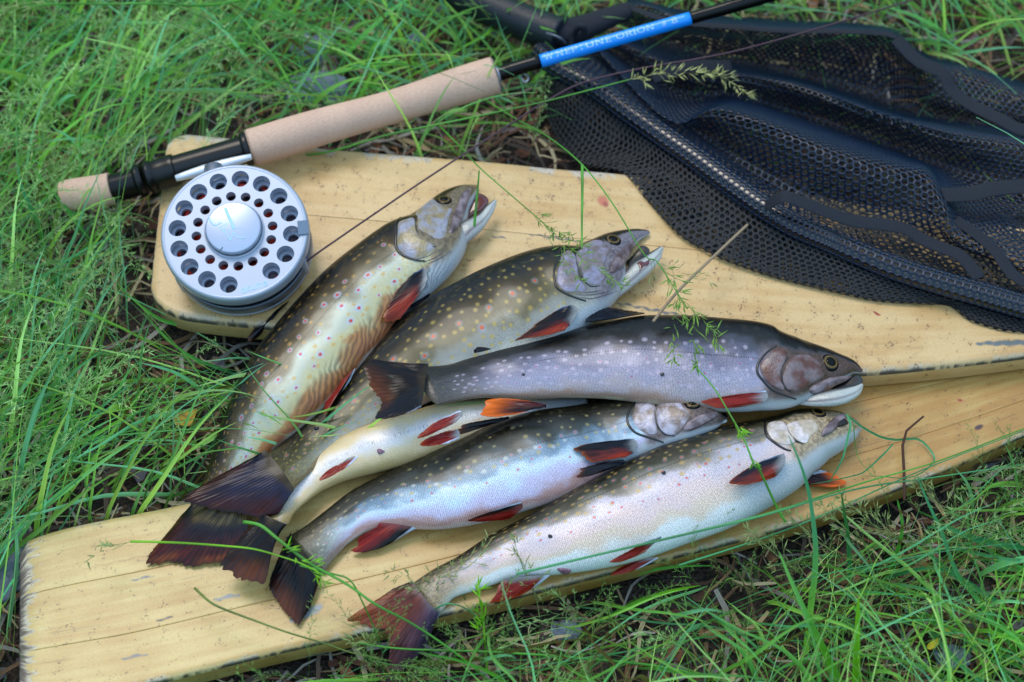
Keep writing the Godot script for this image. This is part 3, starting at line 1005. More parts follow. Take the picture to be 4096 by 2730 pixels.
	J = Body.new([83.1,39.7,-42.2,3.7,0.8, 80.5,39.6,-39.5,3.0,0.7, 77.0,39.4,-36.0,2.3,0.5, 72.7,39.4,-31.3,2.1,0.5])
	put("mouth", body_shape(J, 0.0, 16, 16).mesh(), M.dark, t)
	put("pectoral_fin", fin(mm([35.1,61,17, 37.9,60.7,18.5, 38.3,60.3,22.9, 34.4,60,30.2]), mm([28.9,62,19.5, 16.6,62.5,29.1, 6.2,63,39.7, 1.8,62.5,43.3, 8.1,62,41.5, 21.1,61.5,38.7, 30.5,61,34.9]), 14, fin_colour("pectoral_dark"), 0.06, 0.0008, 0).mesh(), M.fin, t)
	put("tail_fin", fin(mm([-137.9,49,109.4, -129.8,50.3,120.3, -123.7,50.7,128.8, -119.9,50,134.9]), mm([-150.4,46,115, -166.5,45,125, -182,44,137.6, -176.9,43.5,140.6, -168.3,43,142.5, -157.2,43,145.2, -147.5,43,146.3, -137.6,43.5,148.7, -128.2,44,146.3]), 27, fin_colour("tail_violet"), 0.06, 0.0008, 0).mesh(), M.fin, t)
	F = Body.new([-23.4,37.8,-96.2,1.7,1.0, -29.9,40.9,-88.1,7.4,4.6, -38.3,42.3,-76.8,12.4,7.4, -44.1,44.2,-63.5,16.6,9.6, -50.2,46.2,-48.0,24.0,13.2, -58.8,48.1,-34.8,27.9,15.4, -69.6,46.1,-24.7,29.6,14.2, -88.0,45.8,-6.1,29.5,13.9, -103.1,44.9,15.8,30.4,14.0, -116.7,43.7,36.0,30.0,13.8, -129.9,42.2,57.1,28.8,13.2, -142.1,39.4,75.7,24.1,11.1, -152.8,34.9,93.5,18.1,8.1, -159.4,30.9,112.0,14.3,5.7, -162.9,28.8,124.3,13.9,4.4, -165.5,27.6,139.7,13.7,3.0])
	t = thing("trout", "golden flanked trout with red mouth agape, head nearest the rod handle", "fish", Vector3(-0.1031, 0.0330, 0.0158), "six trout laid across the paddles")
	put("body", body_shape(F, 0, 150, 44).mesh(), skin(101, [[0.0, Color(0.0288, 0.028, 0.0165)], [0.23, Color(0.0576, 0.0455, 0.0198)], [0.34, Color(0.216, 0.164, 0.0561)], [0.45, Color(0.412, 0.383, 0.305)], [0.57, Color(0.666, 0.697, 0.645)], [0.70, Color(0.707, 0.686, 0.52)], [0.79, Color(0.645, 0.447, 0.25)], [0.9, Color(0.572, 0.343, 0.208)], [1.0, Color(0.66, 0.6, 0.56)]], {"ribs": 1.0, "hu": 0.351, "head": Color(0.45, 0.396, 0.306), "fleck": Color(0.45, 0.342, 0.108), "line": 0.5, "spots": [[158, Color(0.72, 0.558, 0.27), 3.9, 0.22, 0.7, 0.59, 0.0], [49, Color(0.72, 0.126, 0.108), 3.0, 0.36, 0.68, 0.85, 1.0]]}), t)
	put("gill_cover", plate(F, [4.21,1.065, 4.50,0.960, 4.86,0.925, 5.36,1.239, 5.79,1.484, 5.86,1.763, 5.50,2.042, 5.21,2.112, 4.93,2.112, 5.00,1.833, 4.86,1.484], 0.0008, [sc(0.6,0.6,0.66), sc(0.58,0.52,0.38), sc(0.34,0.3,0.28)]).mesh(), M.head, t)
	put("cheek", plate(F, [3.93,1.030, 3.00,0.506, 2.29,0.471, 2.79,1.344, 2.93,1.693, 2.86,1.937, 3.71,1.972, 4.29,2.112, 4.64,2.147, 4.93,2.077, 4.93,1.763, 4.79,1.484], 0.0006, [sc(0.58,0.52,0.38), sc(0.6,0.6,0.66), sc(0.34,0.3,0.28)]).mesh(), M.head, t)
	put("gill_slit", line_on(F, [4.21,0.576, 4.93,0.890, 5.43,1.239, 5.86,1.484, 5.93,1.728, 5.57,2.042, 5.36,2.182], 0.0008).mesh(), M.dark, t)
	put("cheek_edge", line_on(F, [4.00,0.995, 4.71,1.379, 5.00,1.693, 5.00,1.937, 4.93,2.112, 4.64,2.182], 0.0005).mesh(), M.dark, t)
	put("upper_jaw", plate(F, [1.14,1.763, 0.86,1.937, 1.50,2.496, 2.79,2.566, 3.64,2.356, 4.07,2.217, 4.07,2.112, 3.43,2.042, 2.29,2.042], 0.0017, [sc(0.58,0.52,0.54), sc(0.36,0.29,0.3), sc(0.13,0.11,0.12)]).mesh(), M.head, t)
	s = fit_dome(Shape.new(), F.on(2.43, 1.379), F.out(2.43, 1.379), 0.00496, 0.00174, -0.0006, [[0.58, sc(0.02,0.02,0.03)], [0.68, sc(0.46,0.38,0.2)], [0.86, sc(0.2,0.18,0.16)], [1.0, sc(0.02,0.02,0.025)]])
	var f1_eye := put("eye", s.mesh(), M.eye, t)
	put("pupil", fit_dome(Shape.new(), F.on(2.43, 1.379), F.out(2.43, 1.379), 0.00248, 0.00083, 0.00064, [[1.0, sc(0.01,0.012,0.03)]]).mesh(), M.eye, f1_eye)
	put("gill_ray", line_on(F, [5.50,2.042, 5.21,2.147, 4.93,2.217, 4.64,2.286], 0.0003, 0.0001).mesh(), M.ray, t)
	put("gill_ray", line_on(F, [5.43,2.182, 5.14,2.286, 4.86,2.356, 4.50,2.461], 0.0003, 0.0001).mesh(), M.ray, t)
	put("gill_ray", line_on(F, [5.36,2.286, 5.07,2.391, 4.71,2.496, 4.36,2.601], 0.0003, 0.0001).mesh(), M.ray, t)
	J = Body.new([-10.8,47.6,-75.6,1.2,0.7, -14.1,47.7,-69.2,3.3,2.0, -18.4,47.2,-61.7,4.3,2.6, -22.9,47.6,-56.3,6.1,3.7, -28.1,47.6,-51.4,7.0,4.2, -32.8,46.4,-45.6,5.7,3.4, -38.0,45.6,-40.7,5.2,3.1])
	put("lower_jaw", body_shape(J, -0.3, 40, 24, func(u: float, v: float) -> Color: return sc(0.05,0.05,0.06).lerp(sc(0.70,0.72,0.70), smoothstep(0.2, 0.34, v + u * 0.05)).lerp(sc(0.46,0.42,0.43), (smoothstep(0.50, 0.56, v) * smoothstep(0.66, 0.6, v) + 0.5 * smoothstep(0.1, 0.8, u)) * 0.75)).mesh(), M.head, t)
	J = Body.new([-21.2,39.2,-83.9,6.5,1.4, -23.6,39.1,-79.3,6.0,1.3, -26.8,38.8,-75.7,4.5,1.0, -30.6,38.4,-70.6,2.3,0.5])
	put("mouth", body_shape(J, 0.0, 16, 16).mesh(), M.blood, t)
	put("pectoral_fin", fin(mm([-52.9,58,-13.2, -51.9,57.3,-10.3, -51.2,56.7,-5.3, -52.8,56,0.2]), mm([-58.9,60,-8.2, -67.2,58.4,0.8, -73.4,56.8,12.1, -76.6,55.2,23.6, -73.1,53.6,23.8, -66.7,52,20.3]), 14, fin_colour("pectoral_dark"), 0.06, 0.0008, 0).mesh(), M.fin, t)
	put("pectoral_fin", fin(mm([-49.6,48,-1.6, -50.6,47,0, -53.5,46,1.7]), mm([-66.4,48,11.5, -73.8,47.6,18.3, -77.3,47.2,24.5, -74.8,46.8,27.1, -70.8,46.4,23.3, -62.5,46,16]), 14, fin_colour("dark"), 0.06, 0.0008, 0).mesh(), M.fin, t)
	put("pelvic_fin", fin(mm([-91.3,50,55, -92.5,49,55.1, -93.7,48,55.9]), mm([-94.9,46,61.8, -101.6,45.6,72.6, -107,45.2,82.1, -108.6,44.8,78.6, -106.5,44.4,70.7, -100.8,44,60.5]), 12, fin_colour("edged"), 0.06, 0.0008, 0).mesh(), M.fin, t)
	put("dorsal_fin", fin(mm([-136.1,36,-5.5, -141.8,35,1.1, -146.6,34,7.9]), mm([-144.3,30,-3.9, -154.3,28.4,5.5, -161.5,26.8,15.8, -159.9,25.2,18.3, -154.4,23.6,11.3, -149.6,22,2.6]), 12, fin_colour("dark"), 0.06, 0.0008, 0).mesh(), M.fin, t)
	put("tail_fin", fin(mm([-175.4,36,132.7, -166.2,37.3,137.8, -155.8,37.3,140.6, -147.5,36,138.7]), mm([-185.5,29,139.4, -194.4,28,154.1, -201.7,27,165.3, -198.9,26.5,168.2, -188.1,26,167.4, -176.2,26.5,169.8, -164.4,27,167.9, -152.4,27.5,167.6, -143.9,28,167.9]), 27, fin_colour("tail_brown"), 0.07, 0.0008, 0).mesh(), M.fin, t)
	F = Body.new([204.5,44.7,52.5,1.6,0.9, 198.8,45.8,50.5,5.4,3.3, 189.5,47.3,51.3,10.4,6.2, 179.8,47.5,51.8,15.2,8.8, 168.3,49.0,53.4,21.3,11.7, 154.8,50.8,55.0,27.3,15.0, 139.8,50.5,53.0,30.7,14.7, 120.2,50.7,51.9,31.9,15.0, 98.2,50.5,49.9,32.0,14.7, 76.1,49.7,47.7,29.9,13.7, 53.9,48.1,48.0,25.9,11.9, 30.2,47.8,50.6,22.5,10.4, 7.2,49.6,55.6,20.0,9.0, -13.6,51.4,60.3,16.0,6.4, -31.0,55.5,67.5,12.9,4.1, -46.8,60.6,73.6,14.0,3.1])
	t = thing("trout", "violet blue trout with black back and red stained gill cover", "fish", Vector3(0.0982, 0.0380, 0.0499), "six trout laid across the paddles")
	put("body", body_shape(F, -0.2, 150, 44).mesh(), skin(121, [[0.0, Color(0.02, 0.02, 0.02)], [0.27, Color(0.035, 0.035, 0.035)], [0.36, Color(0.233, 0.242, 0.285)], [0.46, Color(0.44, 0.442, 0.528)], [0.62, Color(0.577, 0.566, 0.645)], [0.76, Color(0.63, 0.586, 0.605)], [0.86, Color(0.595, 0.488, 0.428)], [1.0, Color(0.714, 0.67, 0.558)]], {"hu": 0.374, "head": Color(0.306, 0.234, 0.198), "fleck": Color(0.216, 0.198, 0.144), "line": 0.5, "spots": [[134, Color(0.72, 0.666, 0.738), 4.8, 0.36, 0.74, 0.67, 0.0], [27, Color(0.675, 0.27, 0.36), 2.3, 0.45, 0.7, 0.71, 0.3]]}), t)
	put("gill_cover", plate(F, [5.21,1.449, 5.57,1.658, 5.79,1.868, 5.71,2.042, 5.43,2.251, 5.21,2.391, 5.00,2.461, 5.07,2.217, 5.07,1.937, 4.93,1.693, 4.93,1.449], 0.0008, [sc(0.47,0.41,0.42), sc(0.36,0.2,0.15), sc(0.2,0.15,0.14)]).mesh(), M.head, t)
	put("cheek", plate(F, [4.86,1.728, 5.00,1.972, 5.07,2.217, 5.00,2.391, 4.86,2.496, 4.50,2.566, 4.21,2.461, 3.21,2.321, 3.21,2.112, 3.29,1.728, 3.64,1.518, 4.43,1.553], 0.0006, [sc(0.36,0.2,0.15), sc(0.47,0.41,0.42), sc(0.2,0.15,0.14)]).mesh(), M.head, t)
	put("gill_slit", line_on(F, [5.21,1.379, 5.57,1.588, 5.86,1.833, 5.86,2.042, 5.57,2.217, 5.29,2.426, 5.00,2.601, 4.71,2.810], 0.0008).mesh(), M.dark, t)
	put("cheek_edge", line_on(F, [4.86,1.658, 5.07,1.902, 5.07,2.147, 5.00,2.391, 4.86,2.531], 0.0005).mesh(), M.dark, t)
	put("upper_jaw", plate(F, [1.07,3.194, 1.86,2.670, 2.64,2.496, 3.71,2.496, 4.14,2.635, 4.00,2.845, 3.50,3.124, 2.64,3.368, 1.93,3.299, 1.07,3.229], 0.0017, [sc(0.58,0.52,0.54), sc(0.36,0.29,0.3), sc(0.13,0.11,0.12)]).mesh(), M.head, t)
	s = fit_dome(Shape.new(), F.on(2.50, 1.728), F.out(2.50, 1.728), 0.00561, 0.00196, -0.0006, [[0.58, sc(0.02,0.02,0.03)], [0.68, sc(0.46,0.38,0.2)], [0.86, sc(0.2,0.18,0.16)], [1.0, sc(0.02,0.02,0.025)]])
	var f3_eye := put("eye", s.mesh(), M.eye, t)
	put("pupil", fit_dome(Shape.new(), F.on(2.50, 1.728), F.out(2.50, 1.728), 0.00280, 0.00093, 0.00080, [[1.0, sc(0.01,0.012,0.03)]]).mesh(), M.eye, f3_eye)
	J = Body.new([202.1,49.7,65.9,1.3,0.8, 197.4,50.4,70.2,3.8,2.3, 190.4,50.7,73.5,5.2,3.1, 183.1,50.2,75.2,5.3,3.2, 175.0,49.2,75.8,4.3,2.6, 167.9,47.7,75.1,3.3,2.0, 162.8,46.3,73.5,2.6,1.6])
	put("lower_jaw", body_shape(J, -0.3, 40, 24, func(u: float, v: float) -> Color: return sc(0.05,0.05,0.06).lerp(sc(0.70,0.72,0.70), smoothstep(0.2, 0.34, v + u * 0.05)).lerp(sc(0.46,0.42,0.43), (smoothstep(0.50, 0.56, v) * smoothstep(0.66, 0.6, v) + 0.5 * smoothstep(0.1, 0.8, u)) * 0.75)).mesh(), M.head, t)
	J = Body.new([202.3,44.6,58.6,3.2,0.7, 197.8,44.5,60.6,2.8,0.6, 190.9,44.0,62.6,1.9,0.4, 186.2,43.1,64.1,0.7,0.2])
	put("mouth", body_shape(J, 0.0, 16, 16).mesh(), M.dark, t)
	put("dorsal_fin", fin(mm([43.3,56,26, 57.5,57,24.5, 78.1,58,21.1]), mm([44,52,18.7, 46.8,51.6,13.2, 50,51.2,9.7, 58.4,50.8,10.7, 68.7,50.4,12.7, 79.6,50,14.3]), 14, fin_colour("dark"), 0.1, 0.0008, 0).mesh(), M.fin, t)
	put("adipose_fin", fin(mm([-21.7,64,53.4, -16.7,63.5,51.8, -12.2,63,49.9]), mm([-22.1,66,52.9, -20.2,65.3,50, -17.2,64.7,49.3, -12.7,64,50]), 4, fin_colour("dark"), 0, 0.0008, 0).mesh(), M.fin, t)
	put("pectoral_fin", fin(mm([143.8,61,77.6, 145.1,59.5,80.4, 143.2,58,83.2]), mm([135.9,62,78.8, 123.2,61.3,80.5, 107.7,60.7,83.3, 110.3,60,85.5, 115.6,59,87.5, 124.9,58,86.4, 134.2,57,84.3]), 14, fin_colour("red"), 0.06, 0.0008, 0).mesh(), M.fin, t)
	put("tail_fin", fin(mm([-47.4,68,63.9, -48.7,69.3,74.3, -49.4,68.7,84.1, -50.7,66,91.3]), mm([-58.4,70,64.7, -70.7,71.2,63.7, -79.9,72.4,63.9, -83.4,73.6,70.1, -80.5,73.6,78.6, -77.7,73,85.4, -72.5,72.4,91.9, -73.8,71.6,96.6, -75.6,70.4,101.5, -66.6,69.2,100.2, -57.2,68,96]), 27, fin_colour("tail_dark"), 0.06, 0.0008, 0).mesh(), M.fin, t)
	F = Body.new([42.8,27.9,63.8,2.8,2.2, 20.8,29.5,68.7,6.2,5.3, 3.4,32.2,73.7,10.0,8.5, -13.1,33.8,78.4,12.1,10.3, -34.4,35.5,84.4,14.6,12.4, -53.6,36.0,91.4,15.3,13.0, -70.3,36.0,97.4,15.3,13.0, -86.9,34.7,102.7,14.3,11.4, -101.5,33.5,109.7,11.8,8.9, -113.6,33.6,118.7,10.2,6.6, -121.7,36.0,130.0,8.6,4.7, -126.8,38.7,140.1,7.5,3.2, -129.5,39.9,149.1,7.4,2.2])
	t = thing("trout", "small trout lying belly up, pale yellow belly and red fins, head hidden", "fish", Vector3(-0.0703, 0.0250, 0.0974), "six trout laid across the paddles")
	put("body", body_shape(F, 1.35, 150, 44).mesh(), skin(131, [[0.0, Color(0.12, 0.12, 0.06)], [0.25, Color(0.3, 0.28, 0.14)], [0.42, Color(0.615, 0.547, 0.353)], [0.6, Color(0.806, 0.694, 0.475)], [0.8, Color(0.89, 0.787, 0.619)], [1.0, Color(0.87, 0.847, 0.844)]], {"hu": 0.000, "head": Color(0.72, 0.666, 0.54), "fleck": Color(0.45, 0.378, 0.144), "grain": 0.08, "spots": [[48, Color(0.666, 0.522, 0.18), 3.9, 0.2, 0.5, 0.54, 0.0]]}), t)
	put("pectoral_fin", fin(mm([19.2,56,83.6, 19.5,55,83.9, 18.7,54,84.3]), mm([8.1,56,80.2, -3.7,56.3,79.3, -13.7,56.6,80.2, -15.5,56.9,84.5, -17.6,57.1,90.9, -9.5,57.4,92.1, 2.1,57.7,90.6, 11.5,58,88]), 14, fin_colour("orange"), 0.06, 0.0008, 0).mesh(), M.fin, t)
	put("pectoral_fin", fin(mm([-2,50,87.9, -1.7,49,88.3, -3.7,48,88.7]), mm([-10.7,54,91.7, -21.3,53.4,93.1, -29.4,52.9,95.1, -28.6,52.3,96.9, -32.2,51.7,97.3, -29.4,51.1,100.3, -21.3,50.6,96.5, -9.6,50,92]), 12, fin_colour("dark"), 0.12, 0.0008, 0).mesh(), M.fin, t)
	put("pelvic_fin", fin(mm([-29.2,64,92.8, -27.4,64,94.5, -29.6,64,97.9, -31.3,64,100]), mm([-38.3,65,97.6, -46.2,64.8,103.2, -52.5,64.6,110.3, -49.4,64.4,110, -44.3,64.2,107.5, -38.1,64,104]), 12, fin_colour("red"), 0.03, 0.0008, 0).mesh(), M.fin, t)
	put("pelvic_fin", fin(mm([-29.4,56,105.6, -29.2,57,103.1, -30.3,58,101.4]), mm([-35.9,58,109.8, -43.9,58.4,111.7, -51.2,58.8,111.6, -48.6,59.2,108.5, -42.3,59.6,105.4, -35.4,60,102.9]), 12, fin_colour("red"), 0.03, 0.0008, 0).mesh(), M.fin, t)
	put("vent", plate(F, [6.43,2.112, 6.36,2.077, 6.21,2.251, 6.36,2.321, 6.43,2.251], 0.0012, [sc(0.5,0.36,0.45), sc(0.6,0.42,0.45), sc(0.8,0.66,0.6)]).mesh(), M.head, t)
	put("anal_fin", fin(mm([-84.4,60,119.5, -89.7,59,120.4, -95.6,58,124.9]), mm([-88.5,60,124.5, -96,59.4,129.7, -104.5,58.8,134.1, -104.7,58.2,132, -101.6,57.6,127.2, -96.7,57,123.3]), 12, fin_colour("red"), 0.02, 0.0008, 0).mesh(), M.fin, t)
	put("tail_fin", fin(mm([-134.4,46,148.7, -129.3,46.5,151.9, -122.2,47,155.3]), mm([-139.8,44,149.5, -148.8,42.4,161.4, -156.7,40.8,173.1, -156.7,39.6,176.7, -151.5,38.8,179.9, -144.7,38,183.6, -138.3,38,184.6, -132.8,38,185.1, -131.6,38.8,172.7, -128.3,40.4,160.4, -124.7,42,150.6]), 24, fin_colour("tail_dark"), 0.06, 0.0008, 0).mesh(), M.fin, t)
	F = Body.new([121.8,42.7,83.8,1.6,0.9, 114.5,46.2,85.6,8.0,5.0, 104.5,46.5,85.7,12.8,7.7, 93.2,44.0,85.8,16.2,9.4, 81.1,39.8,86.1,18.9,10.4, 67.4,37.0,88.9,21.3,11.7, 52.2,35.0,93.3,24.6,11.8, 35.8,36.0,99.7,27.6,13.0, 18.9,36.5,105.1,29.3,13.5, -0.4,36.5,112.0,29.4,13.5, -21.2,35.7,120.7,27.3,12.6, -42.0,34.4,127.1,24.1,11.1, -62.8,32.3,130.7,19.1,8.6, -82.2,30.1,136.0,14.4,6.0, -96.9,28.8,146.1,12.3,4.4, -106.5,28.3,155.6,13.1,3.9, -113.3,27.8,162.4,15.0,3.3])
	t = thing("trout", "silvery blue trout with dark snout closed, between the belly up trout and the front trout", "fish", Vector3(0.0189, 0.0250, 0.1051), "six trout laid across the paddles")
	put("body", body_shape(F, -0.05, 150, 44).mesh(), skin(141, [[0.0, Color(0.0288, 0.028, 0.0198)], [0.25, Color(0.0792, 0.077, 0.0528)], [0.40, Color(0.186, 0.211, 0.202)], [0.52, Color(0.427, 0.524, 0.604)], [0.63, Color(0.734, 0.819, 0.883)], [0.74, Color(0.713, 0.69, 0.799)], [0.84, Color(0.648, 0.507, 0.482)], [0.93, Color(0.734, 0.647, 0.624)], [1.0, Color(0.7, 0.666, 0.643)]], {"hu": 0.288, "head": Color(0.378, 0.324, 0.306), "fleck": Color(0.306, 0.297, 0.198), "line": 0.55, "grain": 0.24, "spots": [[85, Color(0.648, 0.594, 0.378), 4.3, 0.26, 0.56, 0.63, 0.0], [48, Color(0.765, 0.774, 0.756), 4.6, 0.45, 0.66, 0.54, 0.0], [27, Color(0.774, 0.324, 0.27), 2.5, 0.42, 0.64, 0.80, 0.6]]}), t)
	put("gill_cover", plate(F, [4.21,0.785, 4.57,1.204, 4.79,1.553, 4.71,1.937, 4.14,2.217, 3.71,2.217, 3.71,1.763, 3.64,1.239], 0.0008, [sc(0.7,0.68,0.74), sc(0.46,0.39,0.35), sc(0.22,0.19,0.19)]).mesh(), M.head, t)
	put("cheek", plate(F, [3.36,1.030, 3.64,1.553, 3.64,2.007, 3.50,2.321, 3.00,2.566, 2.64,2.391, 2.21,1.798, 2.50,1.379, 2.64,1.030], 0.0006, [sc(0.46,0.39,0.35), sc(0.7,0.68,0.74), sc(0.22,0.19,0.19)]).mesh(), M.head, t)
	put("gill_slit", line_on(F, [4.36,0.785, 4.71,1.169, 5.00,1.588, 4.86,1.972, 4.14,2.356, 3.50,2.740], 0.0008).mesh(), M.dark, t)
	put("cheek_edge", line_on(F, [3.57,0.995, 3.71,1.484, 3.64,2.007, 3.36,2.391, 3.00,2.601], 0.0005).mesh(), M.dark, t)
	put("upper_jaw", plate(F, [0.93,1.518, 1.71,1.798, 2.29,2.077, 2.57,2.356, 2.50,2.531, 2.14,2.566, 1.50,2.356, 0.93,1.902], 0.0017, [sc(0.58,0.52,0.54), sc(0.36,0.29,0.3), sc(0.13,0.11,0.12)]).mesh(), M.head, t)
	s = fit_dome(Shape.new(), F.on(2.07, 1.169), F.out(2.07, 1.169), 0.00506, 0.00177, -0.0006, [[0.58, sc(0.02,0.02,0.03)], [0.68, sc(0.46,0.38,0.2)], [0.86, sc(0.2,0.18,0.16)], [1.0, sc(0.02,0.02,0.025)]])
	var f5_eye := put("eye", s.mesh(), M.eye, t)
	put("pupil", fit_dome(Shape.new(), F.on(2.07, 1.169), F.out(2.07, 1.169), 0.00253, 0.00084, 0.00067, [[1.0, sc(0.01,0.012,0.03)]]).mesh(), M.eye, f5_eye)
	J = Body.new([122.6,43.5,86.2,1.1,0.6, 117.2,43.2,88.2,1.4,0.8, 111.1,42.5,90.8,1.0,0.6, 103.9,41.5,93.7,1.0,0.6, 96.7,40.7,95.9,1.4,0.8])
	put("lower_jaw", body_shape(J, -0.3, 40, 24, func(u: float, v: float) -> Color: return sc(0.05,0.05,0.06).lerp(sc(0.70,0.72,0.70), smoothstep(0.2, 0.34, v + u * 0.05)).lerp(sc(0.46,0.42,0.43), (smoothstep(0.50, 0.56, v) * smoothstep(0.66, 0.6, v) + 0.5 * smoothstep(0.1, 0.8, u)) * 0.75)).mesh(), M.head, t)
	J = Body.new([122.2,42.5,82.6,2.6,0.6, 117.3,41.3,83.8,1.8,0.4])
	put("mouth", body_shape(J, 0.0, 16, 16).mesh(), M.dark, t)
	put("pectoral_fin", fin(mm([68.8,47,100.8, 70.9,46,103.8, 69,45,108.4]), mm([54.6,49,103, 41.9,49.6,105.4, 33.9,50.1,108.9, 38.1,50.7,111.6, 39.8,50.7,114.9, 42.4,50.1,117.6, 52.3,49.6,115.8, 63.1,49,113.4]), 14, fin_colour("pectoral_dark"), 0.08, 0.0008, 0).mesh(), M.fin, t)
	put("pectoral_fin", fin(mm([62.2,48,114.9, 63.1,47,116.3, 59.6,46,117.3]), mm([50.4,50,117.6, 38.8,49.6,120.9, 37.4,49.2,123.2, 36.4,48.8,126.5, 41.3,48.4,125.8, 50.3,48,122.5]), 12, fin_colour("dark"), 0.1, 0.0008, 0).mesh(), M.fin, t)
	put("pelvic_fin", fin(mm([4.6,46,140.5, 5.9,43,142, 2.4,40,144.4]), mm([-6.4,46,144.4, -16.9,44.4,147.5, -24.5,42.8,150.1, -18.6,40.8,149.7, -8.2,38.4,147.7, -1.1,36,145.2]), 12, fin_colour("edged"), 0.02, 0.0008, 0).mesh(), M.fin, t)
	put("anal_fin", fin(mm([-50.6,34,149.1, -61.2,34,148.1, -73.6,34,147.1]), mm([-59.5,30,152, -69.9,29,158.5, -81.2,28,161.9, -89.2,28,161.2, -85.4,28,158.3, -84.5,31,154.4, -74.4,34,150.1]), 16, fin_colour("edged"), 0.03, 0.0008, 0).mesh(), M.fin, t)
	put("tail_fin", fin(mm([-122.2,34,153.4, -115.9,35.3,162.6, -109.4,35,170.8, -102.7,33,176.6]), mm([-125.2,32,157.7, -129.6,30.2,171.1, -132.4,28.4,181.6, -128.3,27.7,189.2, -122.2,27.2,196.6, -115.7,27,204.6, -113.1,27,202.8, -109,27.3,194.4, -106.3,28.7,185.9, -103.9,30,177.5]), 24, fin_colour("tail_dark"), 0.06, 0.0008, 0).mesh(), M.fin, t)
	F = Body.new([198.8,30.5,81.7,5.8,4.1, 193.3,33.0,84.3,10.2,7.1, 183.4,34.2,87.7,14.6,9.7, 171.9,34.7,91.4,18.4,11.4, 160.1,35.3,97.9,21.0,12.2, 147.1,36.7,105.9,25.1,13.8, 127.5,38.0,115.6,28.3,15.3, 105.8,38.9,125.4,30.2,16.3, 84.5,38.6,134.1,29.7,16.0, 63.5,37.8,143.7,28.0,15.1, 40.4,36.3,152.5,24.5,13.2, 16.4,33.5,159.8,19.2,10.0, -4.5,31.1,165.8,14.9,7.2, -23.5,29.1,174.6,11.5,4.8, -37.1,28.2,180.9,10.3,3.7, -46.3,27.4,189.1,11.8,2.8])
	t = thing("trout", "pale pink bellied trout nearest the camera, along the front paddle edge", "fish", Vector3(0.0845, 0.0250, 0.1341), "six trout laid across the paddles")
	put("body", body_shape(F, 0.28, 150, 44).mesh(), skin(151, [[0.0, Color(0.0288, 0.028, 0.0198)], [0.27, Color(0.0864, 0.0805, 0.0462)], [0.36, Color(0.202, 0.189, 0.119)], [0.47, Color(0.448, 0.435, 0.392)], [0.57, Color(0.742, 0.714, 0.756)], [0.7, Color(0.816, 0.735, 0.724)], [0.8, Color(0.806, 0.735, 0.662)], [0.88, Color(0.816, 0.84, 0.84)], [1.0, Color(0.8, 0.84, 0.85)]], {"hu": 0.324, "head": Color(0.594, 0.522, 0.414), "fleck": Color(0.45, 0.414, 0.27), "line": 0.55, "grain": 0.16, "spots": [[147, Color(0.702, 0.576, 0.324), 4.6, 0.24, 0.58, 0.63, 0.0], [73, Color(0.792, 0.324, 0.252), 2.6, 0.36, 0.68, 0.80, 0.5]]}), t)
	put("gill_cover", plate(F, [4.50,0.890, 4.86,1.100, 5.00,1.379, 4.93,1.588, 4.71,1.728, 4.29,1.763, 4.21,1.484, 4.00,1.134, 4.14,0.925], 0.0008, [sc(0.84,0.8,0.8), sc(0.72,0.66,0.58), sc(0.42,0.38,0.36)]).mesh(), M.head, t)
	put("cheek", plate(F, [4.00,1.169, 4.21,1.484, 4.14,1.763, 3.86,1.937, 3.50,1.868, 2.93,1.728, 2.86,1.379, 3.43,1.204], 0.0006, [sc(0.72,0.66,0.58), sc(0.84,0.8,0.8), sc(0.42,0.38,0.36)]).mesh(), M.head, t)
	put("gill_slit", line_on(F, [4.43,0.611, 4.93,1.100, 5.07,1.344, 5.00,1.588, 4.86,1.798, 4.71,1.902], 0.0008).mesh(), M.dark, t)
	put("cheek_edge", line_on(F, [4.00,1.065, 4.21,1.414, 4.29,1.693, 4.00,1.902], 0.0005).mesh(), M.dark, t)
	put("upper_jaw", plate(F, [1.00,1.065, 1.86,1.379, 2.50,1.693, 2.86,1.868, 2.93,2.007, 2.43,2.007, 2.00,1.868, 1.71,1.658, 1.14,1.414], 0.0017, [sc(0.58,0.52,0.54), sc(0.36,0.29,0.3), sc(0.13,0.11,0.12)]).mesh(), M.head, t)
	s = fit_dome(Shape.new(), F.on(2.43, 0.995), F.out(2.43, 0.995), 0.00481, 0.00169, -0.0006, [[0.58, sc(0.02,0.02,0.03)], [0.68, sc(0.46,0.38,0.2)], [0.86, sc(0.2,0.18,0.16)], [1.0, sc(0.02,0.02,0.025)]])
	var f6_eye := put("eye", s.mesh(), M.eye, t)
	put("pupil", fit_dome(Shape.new(), F.on(2.43, 0.995), F.out(2.43, 0.995), 0.00241, 0.00080, 0.00060, [[1.0, sc(0.01,0.012,0.03)]]).mesh(), M.eye, f6_eye)
	put("mouth", plate(F, [1.29,1.449, 1.71,1.623, 2.00,1.763, 1.79,1.833, 1.21,1.763], 0.0012, [sc(0.05,0.03,0.03), sc(0.16,0.08,0.08), sc(0.1,0.06,0.06)]).mesh(), M.head, t)
	put("pectoral_fin", fin(mm([151.5,53,113.8, 151.8,53.7,117.8, 150.1,53,122.5, 146.9,51,126.6]), mm([137.8,57,120.6, 125.4,58.5,128.9, 117.7,60,136.3, 122,59,136.4, 128.3,58,136, 136.8,55.5,132.5, 142.7,53,129.6]), 16, fin_colour("pectoral"), 0.03, 0.0008, 0).mesh(), M.fin, t)
	put("pectoral_fin", fin(mm([162.5,30,120.7, 163.4,31,118.7, 167.7,32,115.6]), mm([171.9,28,120.1, 182.8,27.6,120.9, 191,27.2,117.9, 187.3,27.4,114.6, 182,28.2,111.9, 176.6,29,110.3]), 14, fin_colour("orange"), 0.03, 0.0008, 0).mesh(), M.fin, t)
